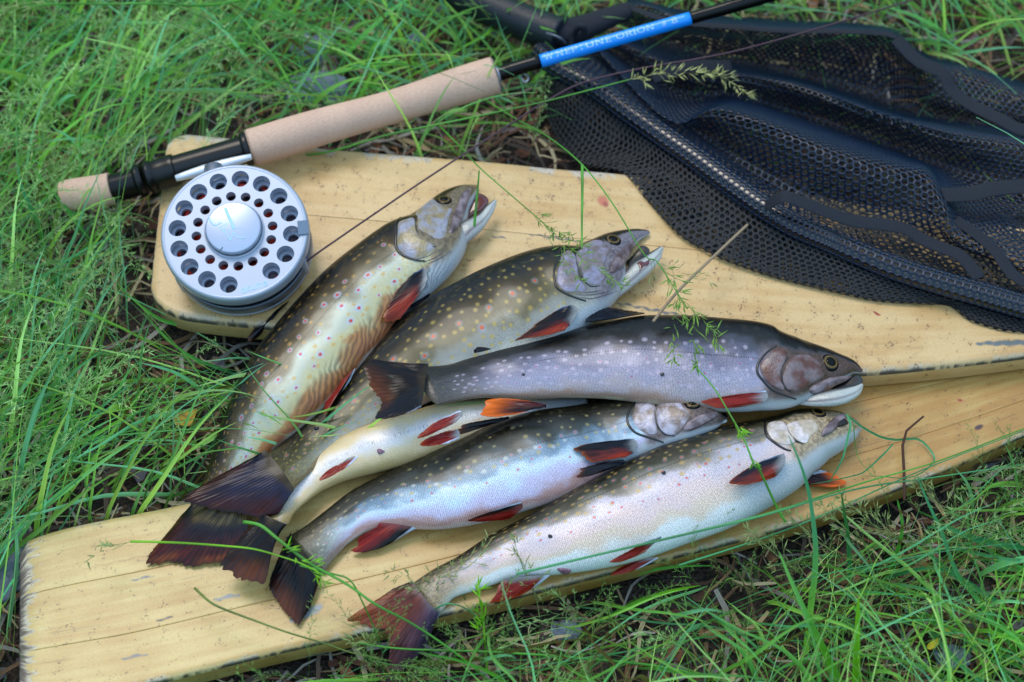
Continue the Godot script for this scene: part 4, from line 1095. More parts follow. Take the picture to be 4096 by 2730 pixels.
	put("pelvic_fin", fin(mm([79.8,56,166.8, 79.1,54,167.6, 75.7,52,169]), mm([70.1,58,171.1, 59.7,56.8,176.6, 51.6,55.6,181.3, 56.3,54.4,181, 63.3,53.2,178.1, 71.2,52,173.7]), 12, fin_colour("red"), 0.03, 0.0008, 0).mesh(), M.fin, t)
	put("pelvic_fin", fin(mm([79.9,34,168.6, 75.5,34,168.6, 70.2,34,169.5]), mm([70.2,32,173.3, 61.4,31.2,176.3, 53.6,30.4,176.8, 57.3,30,173.3, 61.7,30,170.9, 66.2,30,169]), 12, fin_colour("red"), 0.03, 0.0008, 0).mesh(), M.fin, t)
	put("anal_fin", fin(mm([20.4,36,180, 9.2,36,180.5, -3.7,36,182.3]), mm([14.4,32,183.3, 2.3,29.6,189.6, -11,28,192.2, -11.4,28,191.2, -8.4,30.4,187.7, -7.5,34,184.7]), 14, fin_colour("red"), 0.03, 0.0008, 0).mesh(), M.fin, t)
	put("vent", plate(F, [10.86,2.775, 10.71,2.775, 10.57,2.950, 10.71,3.194], 0.0012, [sc(0.45,0.3,0.4), sc(0.5,0.36,0.4), sc(0.7,0.6,0.6)]).mesh(), M.head, t)
	put("tail_fin", fin(mm([-53.9,32,181.3, -48.8,33.3,189.6, -43.5,33,196, -38.3,31,200.1]), mm([-63.9,31,184.9, -76.5,29.5,193.4, -88.3,28,201.8, -82.7,26.8,202.7, -74.5,26,205.9, -68.1,26,207.4, -66,25,213.4, -65.5,22.5,218.2, -65.5,18,224.7, -58.2,15,225.4, -52.8,15,220, -46,18,210.9, -40.7,24,200.2]), 30, fin_colour("tail_orange"), 0.07, 0.0008, 0).mesh(), M.fin, t)

func rod_part(called: String, a: PackedVector3Array, x0: float, x1: float, radii: Array, m: Material, t: Node3D, n := 24, cols: PackedColorArray = PackedColorArray()) -> MeshInstance3D:
	# x0, x1: places along the rod's axis points; radii in mm, evenly spread
	var p := PackedVector3Array()
	var r := PackedFloat32Array()
	for i in n + 1:
		p.append(cr(a, lerpf(x0, x1, float(i) / n)))
		var q := float(i) / n * (radii.size() - 1)
		var k := mini(int(q), radii.size() - 2)
		r.append(lerpf(radii[k], radii[k + 1], q - k) * 0.001)
	return put(called, tube(Shape.new(), p, r, 32, true, 1.0, cols).mesh(), m, t)

func cork(sd: int, n: int) -> Array:
	var r := RandomNumberGenerator.new()
	r.seed = sd
	var c := PackedColorArray()
	var now := 0.0
	for i in n + 1:
		if i % 7 == 0: now = r.randf_range(-1, 1)
		c.append(Color(0.93 + now * 0.03, 0.92 + now * 0.035, 0.92 + now * 0.03))
	return [c]

func fly_rod() -> void:
	var a := mm([-292.1,36,-89.2, -259.2,38,-94.5, -221,44,-104.6, -172.2,50,-118.1, -123.2,52,-136.8, -78.7,54,-152.2, -45.5,56,-164.7, -10.4,60,-175.7, 17.6,66,-181.8, 119,84,-204.2, 181.2,94,-218.9])
	var t := thing("fly_rod", "fly rod with pale cork handle, black reel seat and blue blank", "fishing rod", a[0])
	var ck := vmat(0.85)
	var w := 512
	var n1 := noise_bytes(61, w, w, 0.05, 3)
	var n2 := noise_bytes(62, w, w, 0.16, 2)
	var by := PackedByteArray()
	by.resize(w * w * 3)
	for i in w * w:
		var c := Color(0.89, 0.755, 0.66).lerp(Color(0.82, 0.67, 0.57), n1[i] / 255.0)
		if n2[i] > 192: c = c.lerp(Color(0.45, 0.32, 0.25), clampf((n2[i] - 192) / 40.0, 0, 1) * 0.7)
		by[i * 3] = int(c.r * 255); by[i * 3 + 1] = int(c.g * 255); by[i * 3 + 2] = int(c.b * 255)
	ck.albedo_texture = picture(w, w, by)
	ck.uv1_scale = Vector3(2, 0.55, 1)
	ck.heightmap_enabled = true
	ck.heightmap_texture = picture(w, w, n2, false)
	ck.heightmap_scale = -0.02
	rod_part("cork_butt", a, 0.0, 0.99, [9.2, 10.4, 10.7, 10.7, 10.7, 10.6], ck, t, 40, cork(1, 40)[0])
	rod_part("cork_grip", a, 3.02, 6.98, [12.2, 12.4, 12.3, 11.8, 11.3, 11.1, 11.2, 11.5, 12.0, 12.5, 12.7, 12.5], ck, t, 84, cork(2, 84)[0])
	rod_part("grip_cap", a, 6.97, 7.02, [12.3, 12.0, 11.0], mat(Color(0.45, 0.42, 0.40), 0.8), t, 6)
	var th := []
	for i in 40: th.append(9.0 + (0.45 if i % 2 == 0 else 0.0))
	rod_part("seat_thread", a, 0.985, 1.55, th, M.black, t, 78)
	rod_part("locking_ring", a, 1.42, 1.56, [9.4, 11.0, 11.3, 10.6, 9.6], M.black, t, 12)
	rod_part("locking_ring", a, 1.60, 1.74, [9.4, 11.0, 11.3, 10.6, 9.6], M.black, t, 12)
	rod_part("seat_hood", a, 1.72, 2.06, [9.8, 10.2, 10.3, 10.3, 10.4, 10.6, 10.4], M.black, t, 20)
	rod_part("seat_barrel", a, 2.0, 3.0, [9.2, 9.2, 9.2, 9.3], M.black, t, 24)
	rod_part("seat_flange", a, 2.93, 3.03, [10.2, 11.6, 11.6, 11.0], M.black, t, 10)
	rod_part("silver_winding", a, 7.0, 7.06, [5.2, 5.2], M.silver, t, 4)
	rod_part("black_blank", a, 7.0, 8.02, [4.9, 4.8, 5.0, 4.8, 4.7], M.blank, t, 20)
	rod_part("black_blank", a, 8.98, 10.0, [4.1, 4.1, 4.5, 4.5, 4.5, 4.4, 4.4], M.blank, t, 24)
	var b := rod_part("blue_blank", a, 8.0, 9.0, [4.5, 4.5, 4.4], M.blue, t, 20)
	# lettering bent round the blank
	var f := SystemFont.new()
	f.font_names = PackedStringArray(["Droid Sans"])
	f.font_weight = 500
	var from := cr(a, 8.0)
	var along := cr(a, 9.0) - from
	var d := along.normalized()
	var face := Vector3(0, 0.90, 0.44)
	face = (face - d * face.dot(d)).normalized()
	var side := face.cross(d).normalized()
	for q in [["W NEPTUNE", 0.06, 0.50], ["ORION", 0.53, 0.745], ["#", 0.80, 0.825], ["8", 0.86, 0.90]]:
		var tm := TextMesh.new()
		tm.text = q[0]
		tm.font = f
		tm.font_size = 32
		tm.pixel_size = 0.001
		tm.depth = 0.002
		tm.curve_step = 2.0
		var box := tm.get_aabb()
		var ar := tm.get_mesh_arrays()
		var vs: PackedVector3Array = ar[Mesh.ARRAY_VERTEX]
		var ns: PackedVector3Array = ar[Mesh.ARRAY_NORMAL]
		var kx: float = along.length() * (q[2] - q[1]) / box.size.x
		for i in vs.size():
			var x: float = along.length() * q[1] + (vs[i].x - box.position.x) * kx
			var y: float = ((vs[i].y - box.position.y) / box.size.y - 0.5) * 0.0038 + 0.0002
			var ang := y / 0.0045
			var o := face * cos(ang) + side * sin(ang)
			var rr := 0.00475 if vs[i].z > 0 else 0.0043
			vs[i] = cr(a, 8.0 + clampf(x / along.length(), 0.0, 1.0)) + o * rr
			ns[i] = o
		var am := ArrayMesh.new()
		ar[Mesh.ARRAY_VERTEX] = vs
		ar[Mesh.ARRAY_NORMAL] = ns
		ar[Mesh.ARRAY_TANGENT] = null
		am.add_surface_from_arrays(Mesh.PRIMITIVE_TRIANGLES, ar)
		put("lettering", am, M.print, b)
	put("hook_keeper", tube(Shape.new(), smooth_path(mm([4.5,58,-179.4, 6.4,50,-183.4, 8.1,48,-181.3, 10.5,48,-182.2, 11.1,50,-184.3, 8.7,56,-179.8]), 24), PackedFloat32Array([0.0006]), 8).mesh(), M.silver, t)
	# the line that runs from the reel up to the tip
	var l := smooth_path(mm([-141.8,50,-6.6, -134.7,52,-12.7, -121.7,60,-19.9, -102.4,66,-32.7, -84.8,66,-49.2, -58.9,66,-73.3, -26.7,66,-102.2, -1.8,66,-124.2, 20.9,66,-144, 46.9,68,-160.3, 87.3,72,-169.9, 121.6,76,-173.9, 150.7,78,-180.4, 198.3,80,-196.4, 275.3,82,-226.1]), 80)
	tag(put("fishing_line", tube(Shape.new(), l, PackedFloat32Array([0.00062]), 8).mesh(), mat(Color(0.27, 0.16, 0.21), 0.5)), "thin purplish brown fishing line from the reel past the golden trout and over the net", "fishing line")


func fly_reel() -> void:
	var R := 0.04446
	var t := thing("fly_reel", "silver fly reel with a ring of round holes, clamped under the rod handle", "fishing reel", Vector3(-0.16671,0.07600,-0.02751))
	var y := Vector3(0.02999,0.95587,0.29224)
	var x := (Vector3.RIGHT - y * y.x).normalized()
	t.basis = Basis(x, y, x.cross(y))
	# drilled face
	var face := CSGCombiner3D.new()
	face.name = "face_plate"
	t.add_child(face)
	var disc := CSGCylinder3D.new()
	disc.name = "disc"
	disc.radius = R * 0.955
	disc.height = 0.006
	disc.sides = 96
	disc.position.y = -0.003
	disc.material = M.silver
	face.add_child(disc)
	for k in 32:
		var big := k < 16
		if big and k == 3: continue
		var w := deg_to_rad(2.37 + 22.5 * k) if big else deg_to_rad(13.52 + 22.5 * k)
		var c := CSGCylinder3D.new()
		c.name = "hole_%03d" % k
		c.operation = CSGShape3D.OPERATION_SUBTRACTION
		c.radius = R * (0.119 if big else 0.067)
		c.height = 0.03
		c.sides = 36
		c.material = M.silver
		c.position = Vector3(cos(w), 0, sin(w)) * R * (0.7716 if big else 0.5134)
		face.add_child(c)
	own("rim", lathe(Shape.new(), [[R * 0.925, -0.0066], [R * 0.925, -0.0004], [R * 0.945, 0.0002], [R * 0.96, 0.0002], [R * 0.98, -0.0003], [R * 0.993, -0.0014], [R, -0.0032], [R, -0.0085], [R * 0.985, -0.0092], [R * 0.93, -0.0092]], 96).mesh(), M.silver, t)
	own("spool_wall", lathe(Shape.new(), [[R * 0.9, -0.0260], [R * 0.9, -0.0095], [R * 0.86, -0.0095], [R * 0.86, -0.026]], 96).mesh(), M.silver_dark, t)
	# the spool's flange: a ring with its own holes, seen through the face
	var fl := CSGCombiner3D.new()
	fl.name = "spool_flange"
	t.add_child(fl)
	var fd := CSGCylinder3D.new()
	fd.name = "disc"
	fd.radius = R * 0.90
	fd.height = 0.003
	fd.sides = 64
	fd.position.y = -0.0100
	fd.material = M.silver
	fl.add_child(fd)
	for k in 16:
		var w := deg_to_rad(2.37 + 22.5 * k)
		var c := CSGCylinder3D.new()
		c.name = "hole_%03d" % k
		c.operation = CSGShape3D.OPERATION_SUBTRACTION
		c.radius = R * 0.072
		c.height = 0.03
		c.sides = 28
		c.position = Vector3(cos(w), 0, sin(w)) * R * 0.772 + Vector3(0, -0.01, 0)
		c.material = M.silver
		fl.add_child(c)
	var core := CSGCylinder3D.new()
	core.name = "core"
	core.operation = CSGShape3D.OPERATION_SUBTRACTION
	core.radius = R * 0.63
	core.height = 0.03
	core.position.y = -0.01
	core.sides = 48
	core.material = M.silver
	fl.add_child(core)
	var prof := []
	for i in 13:
		var h := -0.0262 + i * 0.0011
		prof.append([R * 0.79, h]); prof.append([R * 0.815, h + 0.00055])
	prof.append([R * 0.6, -0.0118])
	own("wound_line", lathe(Shape.new(), prof, 72).mesh(), M.flyline, t)
	own("orange_backing", lathe(Shape.new(), [[R * 0.3, -0.022], [R * 0.60, -0.022], [R * 0.615, -0.018], [R * 0.60, -0.0145], [R * 0.3, -0.0145]], 72).mesh(), M.orange, t)
	for k in 5:
		# turns of backing that show between the line
		var a0 := 0.1 + k * 1.13
		var p := PackedVector3Array()
		for i in 13:
			var w := a0 + i * 0.06
			p.append(Vector3(cos(w) * R * 0.80, -0.0136 - 0.0006 * sin(i * 0.26), sin(w) * R * 0.80))
		own("orange_backing", tube(Shape.new(), p, PackedFloat32Array([0.0018]), 10).mesh(), M.orange, t)
	own("hub", lathe(Shape.new(), [[R * 0.42, -0.03], [R * 0.42, -0.0065]], 64).mesh(), M.black, t)
	own("back_plate", lathe(Shape.new(), [[0.002, -0.031], [R * 0.97, -0.031], [R * 0.985, -0.0295], [R * 0.985, -0.027], [R * 0.93, -0.0268], [0.002, -0.0268]], 96).mesh(), M.silver, t)
	own("frame_ring", lathe(Shape.new(), [[R * 0.955, -0.0268], [R * 0.985, -0.0262], [R * 0.985, -0.0182], [R * 0.97, -0.0176], [R * 0.94, -0.018], [R * 0.94, -0.0265]], 96).mesh(), M.silver_dark, t)
	for k in 3:
		var w := 0.35 + k * 2.1
		own("frame_pillar", tube(Shape.new(), PackedVector3Array([Vector3(cos(w) * R * 0.96, -0.028, sin(w) * R * 0.96), Vector3(cos(w) * R * 0.96, -0.009, sin(w) * R * 0.96)]), PackedFloat32Array([0.0024]), 14).mesh(), M.silver, t)
	# knob with a knurled side
	var kn := own("drag_knob", lathe(Shape.new(), [[R * 0.375, 0.0035], [R * 0.373, 0.0050], [R * 0.366, 0.0057], [R * 0.35, 0.0062], [R * 0.2, 0.0069], [R * 0.08, 0.0072], [0.0003, 0.0072]], 72).mesh(), mat(Color(0.66, 0.71, 0.80), 0.35, 0.4, 0.2), t)
	own("knob_base", lathe(Shape.new(), [[R * 0.402, -0.0002], [R * 0.402, 0.0010], [R * 0.392, 0.0013], [R * 0.37, 0.0013]], 72).mesh(), M.silver, kn)
	var tooth := []
	for k in 180:
		var w := TAU * k / 180.0
		var row := PackedVector3Array()
		for q in [[0.0011, 0.378], [0.0014, 0.386 if k % 2 == 0 else 0.376], [0.0034, 0.386 if k % 2 == 0 else 0.376], [0.0038, 0.372]]:
			row.append(Vector3(cos(w) * R * q[1], q[0], sin(w) * R * q[1]))
		tooth.append(row)
	tooth.append(tooth[0])
	var ks := Shape.new()
	ks.grid(tooth, false, true)
	own("knurling", ks.mesh(), M.silver_dark, kn)
	# scratched emblem on the knob: a hooked stroke, a zigzag and a bright smear
	for q in [[[-17, -7, -15, -3, -12, -1, -8, -3], 0.35], [[-8, 1, -3, 7, -1, 10, 1, 4, 4, 8, 9, 8], 0.3], [[-9, 1, -4, -2, -6, 3, 2, 2, 6, 1], 0.22], [[-6, -14, -4, -9, -1, -3, 1, 2], 0.8], [[-6, 15, -8, 18], 0.18]]:
		var p := PackedVector3Array()
		for i in range(0, q[0].size(), 2):
			var r2: float = Vector2(q[0][i], q[0][i + 1]).length() / 17.0
			p.append(Vector3(q[0][i] * R * 0.0195, 0.0072 - 0.0007 * r2 * r2, q[0][i + 1] * R * 0.0195))
		own("engraving", tube(Shape.new(), smooth_path(p, 24), PackedFloat32Array([q[1] * 0.0011]), 8, true, 0.3).mesh(), M.print if q[1] != 0.18 else M.dark, kn)
	var tm := TextMesh.new()
	var f := SystemFont.new()
	f.font_names = PackedStringArray(["Droid Sans"])
	tm.text = "okuma"
	tm.font = f
	tm.font_size = 32
	tm.pixel_size = 0.00017
	tm.depth = 0.0003
	var lt := own("lettering", tm, M.print, t)
	lt.basis = Basis(Vector3.UP, deg_to_rad(19.3)) * Basis(Vector3.RIGHT, -PI / 2)
	lt.position = Vector3(0.3108, 0.0001, 0.7969) * R + Vector3(0, 0.0001, 0)
	var lb := BoxMesh.new()
	lb.size = Vector3(R * 0.14, 0.0012, R * 0.2)
	var la := own("rim_tab", lb, mat(Color(0.32, 0.42, 0.52), 0.4, 0.3), t)
	la.position = Vector3(0.9209 * R, 0.0006, -0.0545 * R)
	la.rotation.y = 0.12
	# the foot that sits in the reel seat
	var p0 := Vector3(-0.2140,0.0560,-0.0872)
	var p1 := Vector3(-0.1668,0.0600,-0.1021)
	var bar := PackedVector3Array()
	var br := PackedFloat32Array()
	for i in 13:
		bar.append(p0.lerp(p1, i / 12.0))
		br.append(lerpf(0.0012, 0.0036, sin(PI * (0.12 + 0.78 * i / 12.0))))
	put("reel_foot", tube(Shape.new(), bar, br, 12).mesh(), mat(Color(0.85, 0.87, 0.9), 0.3, 0.3), t)
	put("foot_stem", tube(Shape.new(), PackedVector3Array([(p0 + p1) / 2, (p0 + p1) / 2 + Vector3(0.004, -0.004, 0.022)]), PackedFloat32Array([0.0065, 0.008]), 14).mesh(), M.silver_dark, t)

var net_outline := vec2s([22,-215, 23,-192, 31,-164, 46,-133, 71,-110, 85,-86, 104,-55, 116,-43, 135,-30, 164,-18, 191,-8, 220,0, 248,3, 265,4, 275,15, 292,23, 306,25, 338,29, 405,-208, 369,-223, 318,-245, 298,-256, 282,-279, 248,-286, 199,-288, 138,-296, 87,-312])

func landing_net() -> void:
	var t := thing("landing_net", "black landing net with folded mesh bag, its hoop lying under the rod", "landing net", Vector3(0.1590,0.0450,-0.0727))
	var rim := smooth_path(mm([19.8,34,-224.7, 34,38,-202.8, 57.5,42,-180.3, 77.7,46,-154.8, 100.9,50,-127, 120,52,-105.7, 138.6,54,-83.5, 156.7,55,-64.2, 174.9,55,-48.6, 193.5,54,-38.3, 203,53,-33.6, 230.1,53,-17.6, 257.3,53,-6, 284.3,53,4.5, 306.1,53,13, 336.8,53,23.2]), 90)
	put("hoop", tube(Shape.new(), rim, PackedFloat32Array([0.0070]), 20).mesh(), M.tube, t)
	# mesh drawn round the hoop
	var wrap_ := []
	for k in 19:
		var row := PackedVector3Array()
		var w := TAU * k / 18.0
		for i in rim.size():
			var d := (rim[mini(i + 1, rim.size() - 1)] - rim[maxi(i - 1, 0)]).normalized()
			var side := d.cross(Vector3.UP).normalized()
			row.append(rim[i] + (side * cos(w) + side.cross(d) * sin(w)) * 0.0076)
		wrap_.append(row)
	var s := netting(Shape.new(), wrap_, 0.0044, 0.62)
	put("hoop_mesh", s.mesh(), M.net, t)
	var skirt := drape([[19.8,34,-224.7, 34,38,-202.8, 57.5,42,-180.3, 77.7,46,-154.8, 100.9,50,-127, 120,52,-105.7, 138.6,54,-83.5, 156.7,55,-64.2, 174.9,55,-48.6, 193.5,54,-38.3, 203,53,-33.6, 230.1,53,-17.6, 257.3,53,-6, 284.3,53,4.5, 306.1,53,13, 336.8,53,23.2],
		[26,34,-211.7, 32.6,32,-188.3, 48.5,30,-163.4, 71,34,-139.6, 92.1,42,-110.9, 109.8,46,-84.9, 127.2,48,-61.5, 147.7,48,-45.6, 173,48,-29.4, 201,48,-17.2, 231.3,48,-6.5, 259.2,48,1.1, 283.7,48,10.6, 306.3,48,19, 337.8,48,26],
		[22.4,20,-214.8, 23.1,16,-192.3, 30.6,14,-163.9, 46,20,-133.1, 71.1,36,-110.2, 85.2,40,-86.1, 103.5,42,-55.5, 116.4,42,-43.5, 135.3,43,-30.2, 163.7,43,-17.6, 191.5,44,-8.2, 219.6,44,0.1, 247.9,45,3.2, 265.2,45,3.8, 274.7,45,15.2, 292.3,45,22.9, 305.9,45,25.2, 338.2,45,28.7]], 30, 90)
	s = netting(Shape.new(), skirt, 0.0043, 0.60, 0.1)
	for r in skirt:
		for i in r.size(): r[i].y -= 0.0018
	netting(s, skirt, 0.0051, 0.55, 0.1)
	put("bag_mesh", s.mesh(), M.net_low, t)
	s = netting(Shape.new(), drape([[19.7,39,-223.3, 33.8,43,-201.5, 57.2,47,-179, 77.3,51,-153.5, 100.4,55,-125.8, 119.3,57,-104.5, 137.8,59,-82.3, 155.9,60,-63.1, 173.9,60,-47.6, 192.5,59,-37.3, 201.9,58,-32.7, 228.9,58,-16.8, 255.9,58,-5.1, 282.8,58,5.4, 304.4,58,13.8, 335,58,24],
		[47,34,-221.2, 90.1,40,-178.2, 121.5,46,-129.6, 159.9,48,-86.1, 199,46,-61.4, 240.3,44,-41.5, 280.3,44,-22.3, 344.2,44,3.7],
		[54,26,-237.5, 102.2,34,-171.8, 134.2,40,-135.2, 172.4,46,-95.3, 211.4,46,-72.2, 249.8,46,-52.5, 286.9,46,-31.6, 345.5,46,-4.7],
		[60.4,40,-218.3, 103.3,54,-139.2, 131.3,66,-137, 160.3,70,-121.5, 189.1,70,-104.9, 217.4,70,-90.1, 246.1,70,-80.6, 259.2,70,-75.9, 267.3,66,-54.8, 278.9,58,-36.1, 344.7,52,-10.1],
		[66.7,24,-241.9, 116.5,24,-194.1, 158.2,26,-187.5, 204.7,24,-169.2, 246.6,24,-148.9, 282.7,28,-123.6, 311.3,34,-99.1, 363.2,36,-68],
		[70,40,-231.4, 115.5,40,-201.2, 156.1,44,-190.4, 190.7,48,-178, 210.4,50,-166.2, 249.6,52,-144.2, 288.3,54,-126.7, 332.8,54,-117.5, 367.3,54,-111.4],
		[77.6,16,-266.3, 139.7,14,-243.5, 195,12,-227.8, 242.4,12,-208.2, 281.4,14,-185, 326,18,-168.8, 388.3,20,-154.7],
		[79.2,30,-264.7, 137.1,34,-238.7, 197,38,-227, 240.7,42,-217.1, 266.9,42,-209.8, 291.3,34,-182.1, 323.7,30,-173.6, 386.8,28,-159.2],
		[81.6,46,-259.6, 96.5,56,-246.6, 128.1,60,-225, 182.2,62,-217.2, 224.2,66,-211.6, 253.6,68,-206.9, 261.9,66,-202.7, 279.7,50,-196.4, 299.3,40,-200.8, 317.4,36,-203.2, 352.4,34,-183.8, 387.2,34,-169.7],
		[86.6,8,-311.9, 138.2,6,-295.9, 199.3,6,-288.4, 247.7,6,-285.6, 282.4,6,-279, 298.1,6,-256.4, 318.4,6,-245.1, 368.7,6,-223, 405.1,6,-207.7]], 110, 110), 0.0047, 0.70, 0.06)
	put("bag_mesh", s.mesh(), M.net, t)
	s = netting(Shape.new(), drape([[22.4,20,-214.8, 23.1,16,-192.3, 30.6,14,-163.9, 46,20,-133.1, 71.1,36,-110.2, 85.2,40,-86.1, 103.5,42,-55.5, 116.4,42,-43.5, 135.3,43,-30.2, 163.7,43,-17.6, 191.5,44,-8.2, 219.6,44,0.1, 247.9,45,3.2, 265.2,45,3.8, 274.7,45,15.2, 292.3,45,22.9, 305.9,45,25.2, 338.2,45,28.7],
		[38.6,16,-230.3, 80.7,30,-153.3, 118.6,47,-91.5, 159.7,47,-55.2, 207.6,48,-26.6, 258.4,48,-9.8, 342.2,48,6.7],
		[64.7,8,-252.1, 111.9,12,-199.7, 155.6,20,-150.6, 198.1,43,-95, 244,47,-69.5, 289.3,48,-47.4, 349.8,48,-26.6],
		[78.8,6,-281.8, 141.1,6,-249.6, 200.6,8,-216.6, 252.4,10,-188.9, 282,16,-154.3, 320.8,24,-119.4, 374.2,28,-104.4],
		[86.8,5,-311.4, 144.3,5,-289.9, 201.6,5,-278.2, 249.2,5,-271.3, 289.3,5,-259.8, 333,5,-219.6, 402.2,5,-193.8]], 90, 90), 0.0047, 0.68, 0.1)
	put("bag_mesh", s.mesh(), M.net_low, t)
	for q in [[[156.9,66,-55.5, 166,76,-54.6, 179.2,74,-50.8, 192.8,70,-47.2, 209.1,66,-43.7, 225.4,64,-42.9, 241.6,62,-40.7, 251.6,60,-34.1, 261.2,60,-28, 273.2,60,-20.5, 281.4,58,-5.4], 4.6],
		[[268.2,64,-66.4, 286.9,62,-68.9, 307.8,60,-75.7, 359.2,58,-81.8], 6],
		[[275.2,58,-51.4, 285.4,58,-40.9, 295.8,58,-25.5, 305,58,-5.4, 337.2,58,14.1], 4.2],
		[[259,70,-199.3, 272.7,64,-184.7, 289.8,60,-176.5, 293.4,56,-166.3, 305.7,52,-156.2, 324.2,50,-144.2, 338.4,48,-136.3, 373.4,46,-126.5], 5.5],
		[[80.9,52,-252, 106.4,60,-229.4, 127.6,62,-222.4, 155.9,64,-217.2, 181.5,64,-214.2, 223.5,68,-209, 252.8,70,-204.3, 261.2,68,-200.6], 2.6],
		[[96.4,44,-188.7, 109.5,48,-190.9, 126,50,-195.1, 150.2,48,-197.2], 5]]:
		put("strap", tube(Shape.new(), smooth_path(mm(q[0]), 50), PackedFloat32Array([q[1] * 0.001]), 14, true, 0.16).mesh(), M.strap, t)
	# handle and yoke
	var h := mm([-56.4,34,-297.4, -24.1,36,-273.6, 7.3,38,-251.4, 34.8,40,-234.1])
	put("handle", tube(Shape.new(), smooth_path(h, 20), PackedFloat32Array([0.0130]), 8).mesh(), M.grip, t)
	put("yoke", tube(Shape.new(), smooth_path(mm([26.4,38,-242.4, 41.1,40,-238.5, 51.8,42,-241.6, 68.8,46,-247, 84,50,-250.6]), 16), PackedFloat32Array([0.0112, 0.0118, 0.0122, 0.0122, 0.012, 0.012, 0.0115, 0.011, 0.0105, 0.01, 0.0095, 0.009, 0.0085, 0.008, 0.008, 0.0075, 0.007]), 16, true, 0.75).mesh(), M.strap, t)
	put("yoke_wire", tube(Shape.new(), smooth_path(mm([23.7,52,-224.6, 29.6,54,-219.9, 34.2,52,-218.6, 37.4,46,-220.6]), 16), PackedFloat32Array([0.0009]), 8).mesh(), M.silver_dark, t)
	put("yoke_loop", tube(Shape.new(), smooth_path(mm([41.3,40,-222.7, 43,48,-227.2, 46.3,56,-226.4, 49.9,56,-225.5, 49.7,46,-225]), 20), PackedFloat32Array([0.0022]), 10).mesh(), M.strap, t)


func litter() -> void:
	var r := RandomNumberGenerator.new()
	r.seed = 77
	# dry stalks and blades lying on the soil
	var shapes := []
	for k in 6:
		var p := PackedVector3Array()
		for i in 6: p.append(Vector3((i / 5.0 - 0.5), 0.02 + 0.05 * sin(i * 1.3 + k), 0.10 * sin(i * 0.9 + k * 1.7)))
		shapes.append(blade(Shape.new(), p, 0.045 + 0.015 * (k % 3), Vector3.UP, Color(1, 1, 1), Color(0.9, 0.9, 0.9), 0.3).mesh())
	var places := [[], [], [], [], [], []]
	var tones := [sc(0.62, 0.54, 0.40), sc(0.48, 0.36, 0.25), sc(0.36, 0.23, 0.16), sc(0.58, 0.55, 0.52), sc(0.30, 0.24, 0.20), sc(0.70, 0.64, 0.5)]
	for i in 15000:
		var p := spot(r, i < 11000)
		var l := r.randf_range(0.012, 0.055)
		var b := Basis(Vector3.UP, r.randf() * TAU) * Basis(Vector3.RIGHT, r.randf_range(-0.4, 0.4)) * Basis(Vector3.BACK, r.randf_range(-0.2, 0.2))
		places[i % 6].append([Transform3D(b.scaled(Vector3(l, l, l)), p + Vector3(0, r.randf_range(0.0, 0.006), 0)), tones[r.randi() % 6] * r.randf_range(0.5, 1.25)])
	scatter("dry_litter", "dry brown stalks and thatch lying on the soil", "litter", shapes, places, M.dry)
	# flakes of dead leaf and bark
	shapes = []
	for k in 5:
		var rows := []
		var ph := k * 1.9
		for i in 5:
			var row := PackedVector3Array()
			for j in 9:
				var w := TAU * j / 8.0
				var q := i / 4.0 * (0.5 + 0.16 * sin(w * 2 + ph) + 0.1 * sin(w * 3 + ph * 2))
				row.append(Vector3(cos(w) * q, 0.12 * sin(w + ph) * i / 4.0 + 0.06 * sin(w * 3) * i / 4.0, sin(w) * q * 0.7))
			rows.append(row)
		var s := Shape.new()
		s.grid(rows, true, true)
		shapes.append(s.mesh())
	places = [[], [], [], [], []]
	tones = [sc(0.42, 0.25, 0.17), sc(0.34, 0.20, 0.14), sc(0.40, 0.37, 0.40), sc(0.5, 0.33, 0.22), sc(0.26, 0.22, 0.22)]
	for i in 3400:
		var p := spot(r, i < 2600)
		var l := r.randf_range(0.005, 0.015)
		var b := Basis(Vector3.UP, r.randf() * TAU) * Basis(Vector3.RIGHT, r.randf_range(-0.35, 0.35))
		places[i % 5].append([Transform3D(b.scaled(Vector3(l, l, l)), p + Vector3(0, 0.002, 0)), tones[r.randi() % 5] * r.randf_range(0.7, 1.1)])
	scatter("leaf_litter", "flakes of dead brown leaf and grey bark on the soil", "litter", shapes, places, M.dry)

func spot(r: RandomNumberGenerator, near: bool) -> Vector3:
	while true:
		var p := Vector3(r.randf_range(-0.62, 0.62), 0, r.randf_range(-0.62, 0.42)) if near else Vector3(r.randf_range(-2.2, 2.2), 0, r.randf_range(-2.4, 1.6))
		var q := Vector2(p.x, p.z) * 1000.0
		if Geometry2D.is_point_in_polygon(q, upper_outline) or Geometry2D.is_point_in_polygon(q, lower_outline): continue
		return p
	return Vector3.ZERO

func in_net(p: Vector3) -> bool:
	return Geometry2D.is_point_in_polygon(Vector2(p.x, p.z) * 1000.0, net_outline)

func covered(p: Vector3, grown: float) -> bool:
	var q := Vector2(p.x, p.z - p.y * grown) * 1000.0
	return Geometry2D.is_point_in_polygon(q, upper_outline) or Geometry2D.is_point_in_polygon(q, lower_outline)

